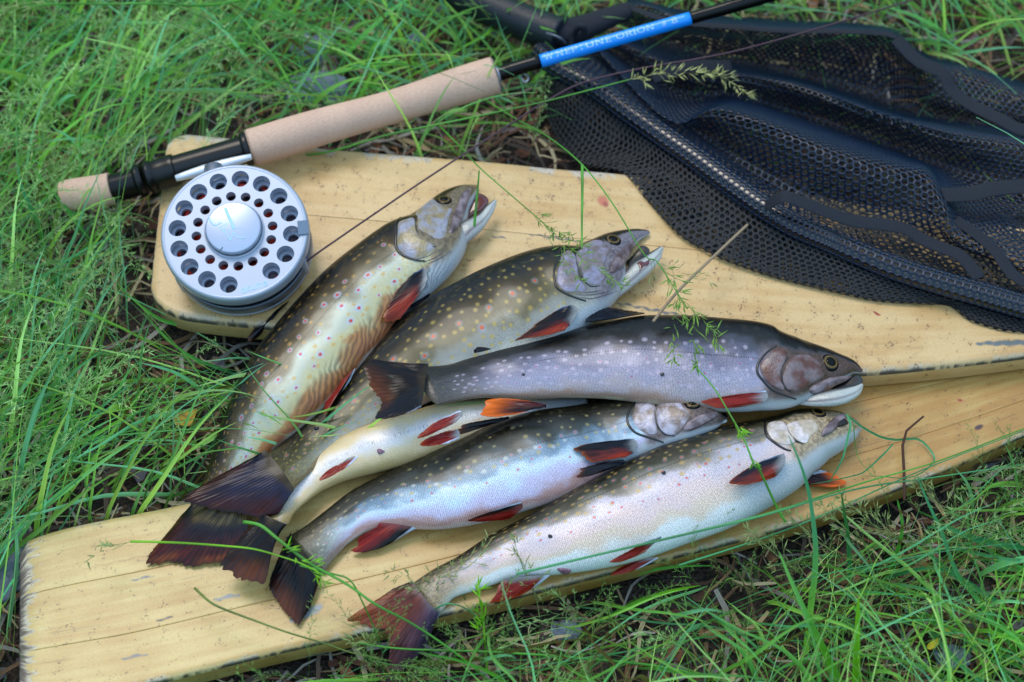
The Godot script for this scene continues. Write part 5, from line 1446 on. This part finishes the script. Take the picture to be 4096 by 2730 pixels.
func grass_mass() -> void:
	var r := RandomNumberGenerator.new()
	r.seed = 5
	var shapes := []
	var arcs := []
	for q in [[14, 34, 0.034], [30, 52, 0.04], [44, 62, 0.046], [55, 78, 0.036], [15, 85, 0.036], [62, 76, 0.055], [70, 84, 0.034], [35, 48, 0.03]]:
		var p := arc(q[0], q[1], 9, 0.06)
		arcs.append(p)
		shapes.append(blade(Shape.new(), p, q[2], Vector3.BACK, Color(1.15, 1.1, 0.8), Color(0.95, 1.0, 1.0), 0.05).mesh())
	var thin := []
	for q in [[20, 70, 0.012], [45, 95, 0.011], [62, 88, 0.014], [72, 92, 0.012]]:
		var p := arc(q[0], q[1], 8, 0.04)
		arcs.append(p)
		shapes.append(blade(Shape.new(), p, q[2], Vector3.BACK, Color(1.1, 1.05, 0.8), Color(1, 1, 1), 0.2).mesh())
	var places := []
	for k in shapes.size(): places.append([])
	var tones := [sc(0.43, 0.59, 0.27), sc(0.36, 0.56, 0.31), sc(0.35, 0.56, 0.41), sc(0.52, 0.65, 0.3), sc(0.34, 0.5, 0.26), sc(0.6, 0.7, 0.42), sc(0.43, 0.62, 0.46)]
	var patch := noise(9, 7.0, 2)
	var made := 0
	var tries := 0
	while made < 20500 and tries < 160000:
		tries += 1
		var near := made < 12500
		var p := spot(r, near)
		var dens := 0.55 + patch.get_noise_2d(p.x, p.z) * 0.9
		if p.x < -0.24 and p.z > -0.25 and p.z < 0.12: dens += 0.35
		if p.z < -0.18: dens += 0.3
		if p.z > 0.05: dens += 0.8
		if r.randf() > dens: continue
		var k := r.randi() % 8 if r.randf() < 0.78 else 8 + r.randi() % 4
		var l := r.randf_range(0.03, 0.11) if k < 8 else r.randf_range(0.06, 0.17)
		if p.z > 0.05: l *= 1.15
		if in_net(p): l *= 0.3
		var yaw := r.randf() * TAU
		if p.x < -0.2 and p.z > -0.22: yaw = (2.35 if r.randf() < 0.75 else 0.0) + r.randfn(0, 0.5) - PI / 2
		var b := Basis(Vector3.UP, yaw)
		var a: PackedVector3Array = arcs[k]
		var ok := true
		for e in [a[a.size() / 2], a[a.size() - 1]]:
			var w: Vector3 = p + b * (e * l)
			if covered(Vector3(w.x, 0, w.z), 0) or (covered(w, 0.62) and r.randf() < 0.93):
				ok = false
				break
		if not ok: continue
		var c: Color = tones[r.randi() % tones.size()] * r.randf_range(1.4, 3.6)
		if r.randf() < 0.06: c = sc(0.5, 0.42, 0.22)
		c.a = 1
		places[k].append([Transform3D(b * Basis.from_scale(Vector3(l, l, l * r.randf_range(0.6, 1.7) * (1.5 if p.z > 0.04 else 1.0))), p), c])
		made += 1
	scatter("grass", "mixed green grass blades growing round the paddles and the net", "grass", shapes, places, M.leaf)
	# long thin stems that lean and lie across the turf
	shapes = []
	arcs = []
	for q in [[40, 82, 0.009, 0.03], [55, 90, 0.008, 0.05], [62, 84, 0.010, 0.02], [30, 76, 0.009, 0.06], [66, 94, 0.014, 0.04]]:
		var p := arc(q[0], q[1], 12, q[3])
		arcs.append(p)
		shapes.append(blade(Shape.new(), p, q[2], Vector3.BACK, Color(1.1, 1.05, 0.85), Color(1, 1, 1), 0.3).mesh())
	places = [[], [], [], [], []]
	made = 0
	tries = 0
	tones = [sc(0.45, 0.66, 0.36), sc(0.36, 0.62, 0.3), sc(0.34, 0.6, 0.4), sc(0.5, 0.68, 0.3), sc(0.58, 0.66, 0.42)]
	while made < 2600 and tries < 30000:
		tries += 1
		var p := spot(r, made < 1500)
		if in_net(p): continue
		var k := r.randi() % 5
		var yaw := r.randf() * TAU
		if p.x < -0.15 and p.z > -0.24 and r.randf() < 0.8: yaw = (-0.85 if r.randf() < 0.7 else 2.2) + r.randfn(0, 0.35)
		var l := r.randf_range(0.12, 0.26)
		var b := Basis(Vector3.UP, yaw)
		var ok := true
		for e in [4, 8, 12]:
			var w: Vector3 = p + b * (arcs[k][e] * l)
			if covered(Vector3(w.x, 0, w.z), 0) or covered(w, 0.62) or in_net(w): ok = false
		if not ok: continue
		var c: Color = tones[r.randi() % 5] * r.randf_range(1.0, 2.0)
		c.a = 1
		places[k].append([Transform3D(b.scaled(Vector3(l, l, l)), p), c])
		made += 1
	scatter("grass", "long thin green stems leaning across the turf", "grass", shapes, places, M.leaf)
	# flowering heads in the mass
	shapes = []
	arcs = []
	for k in 5:
		var p := arc([10, 25, 40, 55, 20][k], [50, 80, 88, 92, 100][k], 8, 0.05)
		for i in p.size(): p[i] *= 0.12
		arcs.append(p)
		var s := blade(Shape.new(), p, 0.0013, Vector3.BACK, Color(0.9, 0.9, 0.7), Color(1, 1, 1), 0.3)
		panicle(s, smooth_path(p.slice(4), 12), 26, 0.016, 0.0042, Color(1.7, 1.5, 1.3), 20 + k)
		shapes.append(s.mesh())
	places = [[], [], [], [], []]
	made = 0
	tries = 0
	while made < 1300 and tries < 16000:
		tries += 1
		var p := spot(r, made < 900)
		if made < 420: p = Vector3(r.randf_range(-0.5, -0.2), 0, r.randf_range(-0.3, 0.12))
		if covered(p, 0): continue
		if in_net(p): continue
		var k := r.randi() % 5
		var yaw := r.randf() * TAU
		var b := Basis(Vector3.UP, yaw)
		var l := r.randf_range(0.5, 1.05)
		var w: Vector3 = p + b * (arcs[k][8] * l)
		if covered(Vector3(w.x, 0, w.z), 0) or covered(w, 0.62): continue
		places[k].append([Transform3D(b.scaled(Vector3(l, l, l)), p), sc(0.5, 0.62, 0.38) * r.randf_range(1.2, 2.4)])
		made += 1
	# wisps that lean over the front edge of the near paddle
	for i in 190:
		var z0 := lower_outline.size() - 1 - (7 + r.randi() % 7)
		var q: Vector2 = lower_outline[z0].lerp(lower_outline[z0 - 1], r.randf()) * 0.001
		var p := Vector3(q.x, 0, q.y + r.randf_range(0.01, 0.05))
		if covered(p, 0): continue
		var k := r.randi() % 3
		var l := r.randf_range(0.3, 0.55)
		places[k].append([Transform3D(Basis(Vector3.UP, r.randf() * TAU).scaled(Vector3(l, l, l)), p), sc(0.45, 0.6, 0.3) * r.randf_range(1.0, 1.6)])
	scatter("flowering_grass", "fine pale green seed heads scattered through the grass", "grass", shapes, places, M.leaf)


func leaf_blade(p: Array, width: float, low: Color, high: Color, label: String, spots := 0.0) -> Node3D:
	var q := smooth_path(mm(p), 22)
	return tag(put("tall_grass", blade(Shape.new(), q, width * 0.001, Vector3(0, 0.6, 0.8), low, high, 0.06, spots).mesh(), M.leaf), label, "grass", "single grass blades by the paddles")

func stem(p: Array, r: float, col: Color, label: String, heads: Array = []) -> Node3D:
	var path := smooth_path(mm(p), 40)
	var t := thing("grass_sprig", label, "grass", path[0], "single grass stems by the paddles")
	var rr := PackedFloat32Array()
	var cc := PackedColorArray()
	for i in 41:
		rr.append(r * 0.001 * (1.0 - 0.5 * i / 40.0))
		cc.append(col * (0.9 + 0.2 * sin(i * 0.4)))
	put("stalk", tube(Shape.new(), path, rr, 7, true, 1.0, cc).mesh(), M.leaf, t)
	for h in heads:
		# points, count, reach mm, grain mm, colour, seed
		put("seed_head", panicle(Shape.new(), smooth_path(mm(h[0]), 16), h[1], h[2] * 0.001, h[3] * 0.001, h[4], h[5]).mesh(), M.leaf, t)
	return t

func small_leaf(called: String, outline: Array, curl: float, col: Color, col2: Color, label: String) -> void:
	var p := mm(outline)
	var q := p.duplicate()
	q.append(p[0]); q.append(p[1]); q.insert(0, p[p.size() - 1])
	var ring := PackedVector3Array()
	for i in 33: ring.append(cr(q, 1.0 + i / 32.0 * p.size()))
	var mid := Vector3.ZERO
	for e in p: mid += e / p.size()
	var rows := []
	var cc := []
	for k in 7:
		var row := PackedVector3Array()
		var cl := PackedColorArray()
		for i in 33:
			var e := mid.lerp(ring[i], maxf(k / 6.0, 0.01))
			e.y += curl * 0.001 * pow(k / 6.0, 2) * (0.6 + 0.4 * sin(i * 0.6))
			row.append(e)
			cl.append(col.lerp(col2, clampf(0.5 + 0.5 * sin(i * 0.8 + k) , 0, 1)))
		rows.append(row); cc.append(cl)
	var s := Shape.new()
	s.grid(rows, true, true, [], cc)
	if s.n[60].y < 0.0:
		s = Shape.new()
		s.grid(rows, true, false, [], cc)
	tag(put(called, s.mesh(), M.dry), label, "leaf")

func crumb(at: Vector3, size: float, sd: int, label: String) -> void:
	var n := noise(sd, 1.6, 2)
	var rows := []
	for i in 7:
		var row := PackedVector3Array()
		for j in 11:
			var w := TAU * (j % 10) / 10.0
			var d := Vector3(sin(PI * i / 6.0) * cos(w), -cos(PI * i / 6.0), sin(PI * i / 6.0) * sin(w))
			row.append(at + d * Vector3(size, size * 0.6, size * 0.8) * (1.0 + 0.5 * n.get_noise_3dv(d)))
		rows.append(row)
	var s := Shape.new()
	s.grid(rows, true, false)
	tag(put("soil_crumb", s.mesh(), M.dark), label, "crumb")

func rock(at: Vector3, size: Vector3, sd: int, label: String) -> void:
	var n := noise(sd, 1.2, 3)
	var rows := []
	for i in 17:
		var row := PackedVector3Array()
		var a := PI * i / 16.0
		for j in 29:
			var w := TAU * (j % 28) / 28.0
			var d := Vector3(sin(a) * cos(w), -cos(a), sin(a) * sin(w))
			row.append(at + d * size * (1.0 + 0.3 * n.get_noise_3dv(d * 1.5)))
		rows.append(row)
	var s := Shape.new()
	s.grid(rows, true, false)
	tag(put("stone", s.mesh(), M.stone), label, "stone")

func single_plants() -> void:
	var blue := sc(0.28, 0.6, 0.38)
	var green := sc(0.34, 0.64, 0.22)
	var lime := sc(0.5, 0.76, 0.14)
	var dark := sc(0.2, 0.46, 0.2)
	var pale := sc(0.62, 0.68, 0.42)
	var seed := sc(0.5, 0.66, 0.28)

	leaf_blade([159.3,0,218.9, 160.6,8,207.1, 162.4,20,192.1, 164,32,179.7, 163.8,44,170.1, 162.3,54,162.4, 158.5,70,149.7, 153.1,84,140.5, 145.6,96,127.9], 4.23, lime, blue, "tall upright grass blade whose tip crosses the front trout's pectoral fin", 0)
	leaf_blade([177.6,10,239.9, 173,20,234.2, 162.3,40,224.6, 153.3,55,214.2, 145.2,65,200.4, 138.3,72,183.5], 4.935, lime, green, "broad bright lime grass blade leaning left below the front trout's head", 0)
	leaf_blade([182.1,10,242.3, 181.5,20,234.2, 178.9,40,225.5, 177.1,58,216.5, 176,72,208.9], 5.405, lime, lime, "blunt upright lime grass blade at the bottom edge, right of the leaning lime blade", 0)
	leaf_blade([280,0,214.6, 264.1,14,199.6, 251.3,26,187.2, 240.5,36,178, 229.9,56,164.5, 220,72,153.4, 213.3,84,144.7], 3.29, green, blue, "long blue green blade rising to the paddle edge from the bottom right corner", 0)
	leaf_blade([191.6,0,168.5, 190.3,8,162.9, 186.3,30,151.9, 183,42,145.2, 179.9,54,138.5], 3.29, blue, dark, "short dark pointed blade crossing the paddle edge right of the tall upright blade", 0)
	leaf_blade([210.1,0,168.5, 211.3,4,166.1, 214.4,22,158.5, 215,38,150.4, 210.4,52,141.5], 3.525, green, green, "rust spotted green blade at the paddle edge", 0.8)
	leaf_blade([271.7,6,182.1, 250.2,14,171.7, 235.5,20,162.4, 222.7,24,153.9], 4.23, blue, blue, "wide blue green blade lying slantwise under the long rising blade", 0)
	leaf_blade([204.3,20,198.7, 213.7,26,200.9, 224.6,30,199.6, 228.2,26,200.9, 221.9,18,205.1, 211.9,10,209.8, 197.8,4,213], 3.995, dark, green, "folded rust spotted blade bent back on itself near the yellow leaves", 0.9)
	leaf_blade([64.3,8,168.3, 76.2,14,166.3, 93.1,16,164.7, 113.5,10,161.2], 2.82, green, green, "light green blade lying level under the paddle's front edge, left of the seed heads", 0)
	leaf_blade([52.6,6,191, 67.9,14,185.5, 86.8,20,181.3, 104.4,16,176.3], 3.055, green, lime, "curved green blade in the dark gap below the front paddle", 0)
	leaf_blade([-73.3,8,205.9, -70.1,16,200.5, -68.2,22,193, -64.9,20,205.3], 3.29, blue, blue, "short blue green blade standing beside the front trout's tail", 0)
	leaf_blade([14.7,6,245.6, -6.1,20,231.8, -26.7,28,225.4, -49.6,30,221.3], 2.82, lime, green, "lime blade arching in at the bottom edge left of centre", 0)
	leaf_blade([288,16,153.4, 260.9,24,152, 244.4,26,146.3, 233,24,144.4], 4.7, blue, blue, "wide pale blue green blade at the right edge below the paddle", 0)
	leaf_blade([210.3,10,169.2, 222,22,169.7, 235.9,24,170.1, 250.3,16,174.7], 2.82, blue, blue, "arched blue green blade behind the wide slanting blade", 0)
	leaf_blade([-308.4,0,-69.9, -309,20,-77.6, -312.6,34,-84.2, -316.4,46,-92, -318,54,-100.1], 4.23, green, blue, "broad green blade in the left grass beside the cork butt", 0)
	leaf_blade([-274.1,0,-132.8, -274,10,-133.5, -273.5,26,-137.1, -273.7,40,-142.2], 3.76, green, green, "blunt upright green blade behind the reel seat", 0)
	leaf_blade([-276.2,6,-74.3, -279.1,22,-72.3, -285.5,34,-77.6, -294.6,46,-84.9, -310.4,60,-98.4], 3.76, blue, green, "wide green blade passing in front of the cork butt", 0)
	leaf_blade([-291.5,10,-93.4, -286.7,26,-98.6, -281.4,44,-105.3, -278.7,58,-111.5, -276.7,68,-117.3], 2.35, blue, green, "narrow green blade crossing the cork butt upright", 0)
	leaf_blade([-190.8,10,-4.4, -205.2,18,-0.3, -218,22,-0.8, -232,26,-9.6, -249.4,22,-27.9], 3.29, green, green, "curved green blade under the reel's lower left side", 0)
	leaf_blade([-171.8,4,27.8, -181.1,12,28.3, -196.1,20,25.7, -212.3,26,15.3, -228.3,26,-2.9], 2.82, blue, green, "long green blade left of the golden trout, below the reel", 0)
	leaf_blade([-54.4,10,-305.8, -31.3,20,-304, -14.6,30,-255.6, -36,30,-233.3, -66.4,26,-213.5, -91,18,-202.2], 2.35, green, lime, "blurred lime blade above the cork grip, left of the net handle", 0)
	stem([-141.3,70,165.3, -131.9,72,168.4, -122.6,72,175.8, -112.2,70,183.5, -102.5,66,189, -85.1,60,196.8, -70.9,56,205.7, -53.7,46,211.2, -39.7,36,216.6, -23,22,224.1, -6.2,4,232.8], 0.95, green, "long green rush stem crossing three tails down to the bottom edge", [[[-121.1,72,182, -111.8,71,186, -100.2,70,191.7], 8, 6, 5, lime, 3], [[-107.3,66,188.5, -102.9,63,191, -97.7,60,195.5], 8, 8, 5, lime, 4]])
	stem([-204.4,52,167.6, -190,56,169.9, -172,60,172.7, -152.2,64,176.2, -135.8,66,179, -121.4,68,184, -107.9,68,189, -96.7,64,193.8], 0.7, lime, "thin lime stem lying level across the brown tail fin", [[[-204.4,52,167.6, -216.6,48,170, -228.4,44,175.2], 10, 9, 5, pale, 7]])
	stem([-168.6,44,191, -159.6,46,199.4, -152,46,203.6, -134.6,44,209.6, -117.2,42,215.3, -97.5,38,219.9, -83.8,32,222.4, -64.1,20,222.1], 0.7, sc(0.42,0.5,0.22), "bare yellowish stem over the pale end of the front paddle", [])
	stem([-111,60,185.6, -94.4,62,191.1, -83.9,62,195.3, -77.9,48,202.1, -72.8,30,208.9, -70.1,8,212.2], 0.6, green, "kinked thin stem beside the dark tail fin's white edge", [])
	stem([109,4,225.4, 75.4,14,222.1, 28.6,22,220.5, -14.6,26,219.2, -56.9,26,217.7, -83,22,212.6], 0.9, green, "long green stem lying along the bottom edge in front of the paddle", [[[-68.8,24,215.4, -78.3,23,213, -87.8,22,210.6], 14, 9, 5, pale, 9]])
	stem([-69.9,10,213, -41.2,30,196.6, -28.7,34,196.4, -18.1,20,197.2], 0.6, blue, "short blue green stem in front of the orange tail fin", [])
	stem([149.2,46,152.4, 144.5,52,147.9, 133.2,72,135.5, 129.6,76,133.5, 125.1,80,120.9, 119.3,80,106, 111.7,78,86.1, 101.6,76,68.7], 0.75, green, "thin jointed green stem leaning over the front trout's gill", [[[120,82,108.7, 121.3,81,114.4, 123,80,117.9], 6, 7, 6, lime, 5], [[127.2,79,129.6, 129,77.5,132.7, 130.8,76,134.5], 4, 6, 5, lime, 6]])
	stem([2.2,60,190.6, 44.2,62,180.6, 99.3,64,167.6, 133.4,62,157.5, 188.5,56,137.7, 238.6,40,121.3, 309.9,20,99.3], 0.75, blue, "long straight blue green stem along the front trout's belly and the paddle edge", [])
	stem([72.9,62,173.2, 133.8,60,155.9, 195.5,50,130, 237.5,46,115, 292.5,44,91.8, 312.5,40,82], 0.6, green, "straight thin stem ending over the front trout's belly, higher at the right edge", [])
	stem([90.1,40,175.8, 139.2,38,157.8, 174.9,36,142, 230.3,40,117.1, 293.8,40,90.8], 0.6, blue, "lower of two parallel stems following the paddle's worn edge", [])
	stem([-51.8,8,197, -41.8,24,188.8, -39.2,34,180.7, -22.7,40,175.8, -11,44,162.2], 0.35, pale, "wispy seeded stem in front of the front trout's tail stalk", [[[-41.8,24,188.8, -39.4,31.3,179.4, -22.7,38.7,172.6, -11,46,160.6], 26, 14, 4, pale, 12], [[-44.8,34,188.3, -55.5,37,182.1, -67.1,40,179.7], 16, 10, 4, pale, 13]])
	stem([15.3,4,190.1, 12.8,20,184.4, 5.5,40,175.8, 0.8,52,166.3], 0.35, pale, "wispy seeded stem below the front trout's anal fin", [[[14.2,18,187.4, 11.4,30,183.9, 4.3,42,171.7, 0.8,54,166], 26, 14, 4, pale, 14]])
	stem([-13.3,4,225.4, -14.4,20,212.2, -15.9,34,200.9, -18.8,46,191.4], 0.7, lime, "short lime rush with a tufted top before the paddle edge", [[[-14.6,24,209, -15.4,36,201.8, -18,48,192.4], 14, 6, 6, lime, 15]])
	stem([209,0,159, 201.6,16,153.4, 189.2,30,152.4, 175.1,44,147.6], 0.35, pale, "seeded wisp over the paddle edge, between the two upright blades", [[[201,18,154.4, 189.7,28,151.4, 176.7,38,144.4, 167.8,48,143.1], 34, 18, 4.2, pale, 30]])
	stem([233.6,0,160.4, 225.8,16,154.7, 213.1,30,153.7, 198.8,44,149], 0.35, pale, "seeded wisp at the paddle edge behind the rust spotted blade", [[[225.2,18,155.7, 213.7,28,152.7, 200.5,38,145.8, 191.5,48,144.4], 34, 18, 4.2, pale, 31]])
	stem([188.7,0,163.1, 181.5,16,157.4, 169.4,30,156.4, 155.6,44,151.6], 0.35, pale, "seeded wisp leaning left of the tall upright blade", [[[181,18,158.4, 169.8,28,155.4, 156.9,38,148.5, 148.3,48,147.1], 34, 18, 4.2, pale, 32]])
	stem([222.3,0,153.6, 214.7,16,147.9, 202,30,147, 187.8,44,142.2], 0.35, pale, "seeded wisp over the pale worn paddle edge, above the others", [[[214.1,18,148.9, 202.6,28,145.9, 189.4,38,139, 180.5,48,137.6], 34, 18, 4.2, pale, 33]])
	stem([167.4,0,175.1, 160.5,16,169.4, 148.8,30,168.3, 135.3,44,163.5], 0.35, pale, "seeded wisp under the front trout's belly, farthest left at the edge", [[[160.1,18,170.4, 149.2,28,167.4, 136.5,38,160.5, 128.1,48,159], 34, 18, 4.2, pale, 34]])
	stem([266.1,0,145.3, 257.9,16,139.7, 244.7,30,138.8, 229.9,44,134.1], 0.35, pale, "seeded wisp nearest the brown twig on the paddle edge", [[[257.2,18,140.7, 245.4,28,137.7, 231.9,38,130.8, 222.5,48,129.5], 34, 18, 4.2, pale, 35]])
	stem([-158.3,20,-138.7, -122.6,40,-124.3, -81.3,56,-124.8, -49.9,62,-128, -19.6,66,-132.7, 18,70,-140.1, 49.1,74,-147.1, 77.7,76,-155.4], 0.75, green, "pale seeded stem lying across the net beside the fishing line", [[[74.6,78,-152.5, 97.4,78.7,-157.4, 120.1,79.3,-157.5, 136.8,80,-155.3], 44, 7, 6, sc(0.78,0.78,0.5), 16], [[135.4,80,-155.3, 144.9,78,-148.2, 154.2,76,-139.6], 22, 5, 5, sc(0.7,0.7,0.46), 17]])
	stem([-51.6,40,-151.8, -32.9,54,-115.2, -20.5,66,-87.4, -1.7,76,-57.1, 16.8,82,-31, 26.2,84,-17.9], 0.55, green, "thin stem drooping to the olive trout's nape", [[[12.6,84,-33, 26.2,81.3,-18.5, 31.7,78.7,-2.5, 40.4,76,11.6], 30, 9, 5.2, seed, 18], [[29.3,82,-14.6, 41.9,80,-4.7, 56.9,78,9.9, 67,76,14.8], 26, 9, 5.2, seed, 19], [[21.6,84,-24.6, 34.4,82,-16.3, 43.5,80,-14.6], 14, 6, 5.2, seed, 20]])
	stem([-47.6,30,-202.9, -25.5,46,-172.2, 1,62,-134.6, 23.1,72,-107.9, 43.2,84,-73.4, 60,86,-41.5, 77.5,84,-3.2, 84.6,84,2, 94.9,80,20.3, 101.1,78,32], 0.6, green, "long arching stem from the grass over the olive trout's snout to the violet trout", [[[87.2,84,4.9, 96,82.7,26.1, 109.8,81.3,43.7, 116.3,80,57.8], 30, 12, 6, seed, 21], [[95.2,82,20.9, 92.8,80.7,40.1, 90.4,79.3,60.3, 90,78,68.3], 24, 8, 5.2, seed, 22], [[103.1,80,36.6, 104.3,78,56.4, 103.5,76,69.9], 20, 9, 5.2, seed, 23], [[79.9,84,-1.5, 98,77,4.3, 119.1,70,7], 14, 14, 4, pale, 24]])
	stem([43.2,84,-73.4, 42.5,86,-50.2, 41.5,88,-26.3, 41,86,-5.8], 1, green, "straight green blade standing up between the olive trout's eye and the net", [])
	stem([-23.2,62,-42.8, -22,72,-51.8, -20.9,80,-58.9, -20,88,-65.2], 0.9, green, "short green blade stuck in the golden trout's open mouth", [])
	stem([-187.7,60,-249.3, -209.4,76,-226, -245.8,90,-211.9, -267.3,90,-211.5, -314.3,80,-222.3, -355.5,60,-236], 1, green, "long arched stem across the top left corner", [[[-314.3,80,-222.3, -340,68,-230.6, -363.1,56,-237.8], 24, 10, 6, pale, 25]])
	tag(put("straw", tube(Shape.new(), smooth_path(mm([145.7,58,-47.2, 125.4,62,-22.7, 98.2,70,12.5, 81,76,39.5]), 20), PackedFloat32Array([0.0009]), 7).mesh(), mat(Color(0.58, 0.5, 0.4), 0.8)), "dry straw leaning from the net's edge to the violet trout's back", "straw")
	tag(put("twig", tube(Shape.new(), mm([223,24,127.3, 224.9,27,109.7, 226.1,29,94.1, 229.7,30,84.7, 240.5,32,76.1]), PackedFloat32Array([0.0009, 0.0008, 0.0008, 0.0007, 0.0006]), 7).mesh(), mat(Color(0.27, 0.15, 0.1), 0.8)), "thin kinked brown twig standing on the front paddle, right of the trout heads", "twig")

	leaf_blade([191.5,46,83.6, 199.9,40,87, 212.2,32,89.5, 223,28,89.7, 235.7,27,88.3, 241,27,93.6, 243.9,27,100.7, 241.8,27,105.1, 235.3,27,110.8, 224.8,27,114.9, 211.1,28,113.9, 197.4,28,113.9], 1.692, blue, blue, "looped ribbon of grass lying on the paddle before the front trout's mouth", 0)
	leaf_blade([191.5,48,84.9, 191.9,50,92.8, 189.4,50,101.1, 185.9,44,111.9, 181,34,118.5, 179.2,28,119.5], 1.786, blue, blue, "grass ribbon hanging from the front trout's upper lip over its chin", 0)
	leaf_blade([220.3,30,93.8, 215.4,29,98.7, 209.5,29,104.4, 203.2,29,110.1, 197,30,114.1, 179.1,34,120.4, 167.1,38,124.8], 1.504, blue, blue, "curved grass strip between the looped ribbon and the orange fin", 0)
	stem([194.4,48,91.6, 197.3,34,98.4, 200.3,30,106.2, 206.2,28,113.9], 0.3, green, "hair thin green stem below the front trout's chin", [])
	small_leaf("birch_leaf", [-201.8,16,69.5, -196.8,16,63.7, -188.4,16,62.1, -189.7,16,70.4, -193.6,16,74.3, -199,16,73.1], 3, sc(0.72,0.62,0.24), sc(0.62,0.44,0.2), "yellow birch leaf lying in the grass left of the golden trout")
	small_leaf("dead_leaf", [-203,12,87.2, -201.9,12,79.7, -196,12,77.9, -190.5,12,80.3, -189.9,12,88.7, -193.7,12,94.6, -199.2,12,92.3], 3, sc(0.45,0.26,0.11), sc(0.36,0.19,0.09), "round brown dead leaf below the yellow birch leaf")
	small_leaf("yellow_leaf", [223.6,14,212.2, 225.9,14,209.2, 230.5,14,207.2, 230.5,14,210.2, 226.7,14,213.2], 2, sc(0.78,0.74,0.2), sc(0.72,0.66,0.2), "small yellow leaf, lowest of the three in the bottom right litter")
	small_leaf("yellow_leaf", [233.8,16,202, 235.9,16,200.5, 237.8,16,203, 236.4,16,205.5], 4, sc(0.76,0.74,0.18), sc(0.66,0.62,0.18), "small curled yellow leaf beside the pale tan one, bottom right")
	small_leaf("yellow_leaf", [247.8,16,192.4, 250.2,16,189.8, 252.7,16,191.8, 250.2,16,194.9], 3, sc(0.72,0.68,0.2), sc(0.6,0.56,0.2), "small yellow leaf under the long rising blade, topmost of three")
	small_leaf("tan_leaf", [238.6,12,204.3, 242.9,12,201.8, 245.7,12,204.3, 241.9,12,206.8], 3, sc(0.72,0.58,0.4), sc(0.62,0.46,0.3), "pale tan dead leaf between the yellow ones, bottom right")
	rock(Vector3(-0.1481,0.0030,-0.2610), Vector3(0.017, 0.009, 0.016), 4, "blue grey stone in the grass above the cork grip, upper of two")
	rock(Vector3(-0.1406,0.0030,-0.2194), Vector3(0.024, 0.009, 0.015), 5, "blue grey stone half hidden behind the cork grip's upper edge")
	rock(Vector3(-0.0414,0.0030,-0.2993), Vector3(0.016, 0.009, 0.009), 6, "pale grey stone beside the net handle at the top")
	rock(Vector3(-0.0698,0.0030,-0.2702), Vector3(0.008, 0.005, 0.007), 7, "small lilac grey stone left of the net handle")
	rock(Vector3(-0.0135,0.0030,-0.2795), Vector3(0.007, 0.004, 0.005), 8, "small grey stone just below the net handle")
	rock(Vector3(0.2408,0.0030,0.2126), Vector3(0.01, 0.003, 0.007), 9, "flat grey stone flake in the bottom right litter")
	rock(Vector3(0.0297,0.0030,0.1974), Vector3(0.009, 0.003, 0.006), 10, "flat lilac grey stone flake in the gap below the front paddle")
	rock(Vector3(-0.2840,0.0030,0.1551), Vector3(0.008, 0.006, 0.026), 11, "pale grey stone at the worn left end of the front paddle")
	crumb(Vector3(-0.1121,0.0416,0.0903), 0.0015, 27, "dark crumb of soil on the olive trout near its tail")
	crumb(Vector3(0.0207,0.0450,0.1609), 0.0013, 14, "dark crumb of soil on the front trout's flank, lower one")
	crumb(Vector3(0.0836,0.0545,0.1268), 0.0013, 25, "dark crumb of soil on the front trout's back, upper one")
	crumb(Vector3(0.0858,0.0622,0.0666), 0.0012, 22, "dark crumb on the violet trout's flank")
	crumb(Vector3(0.0066,0.0579,0.0640), 0.001, 3, "dark red crumb on the violet trout near its tail")
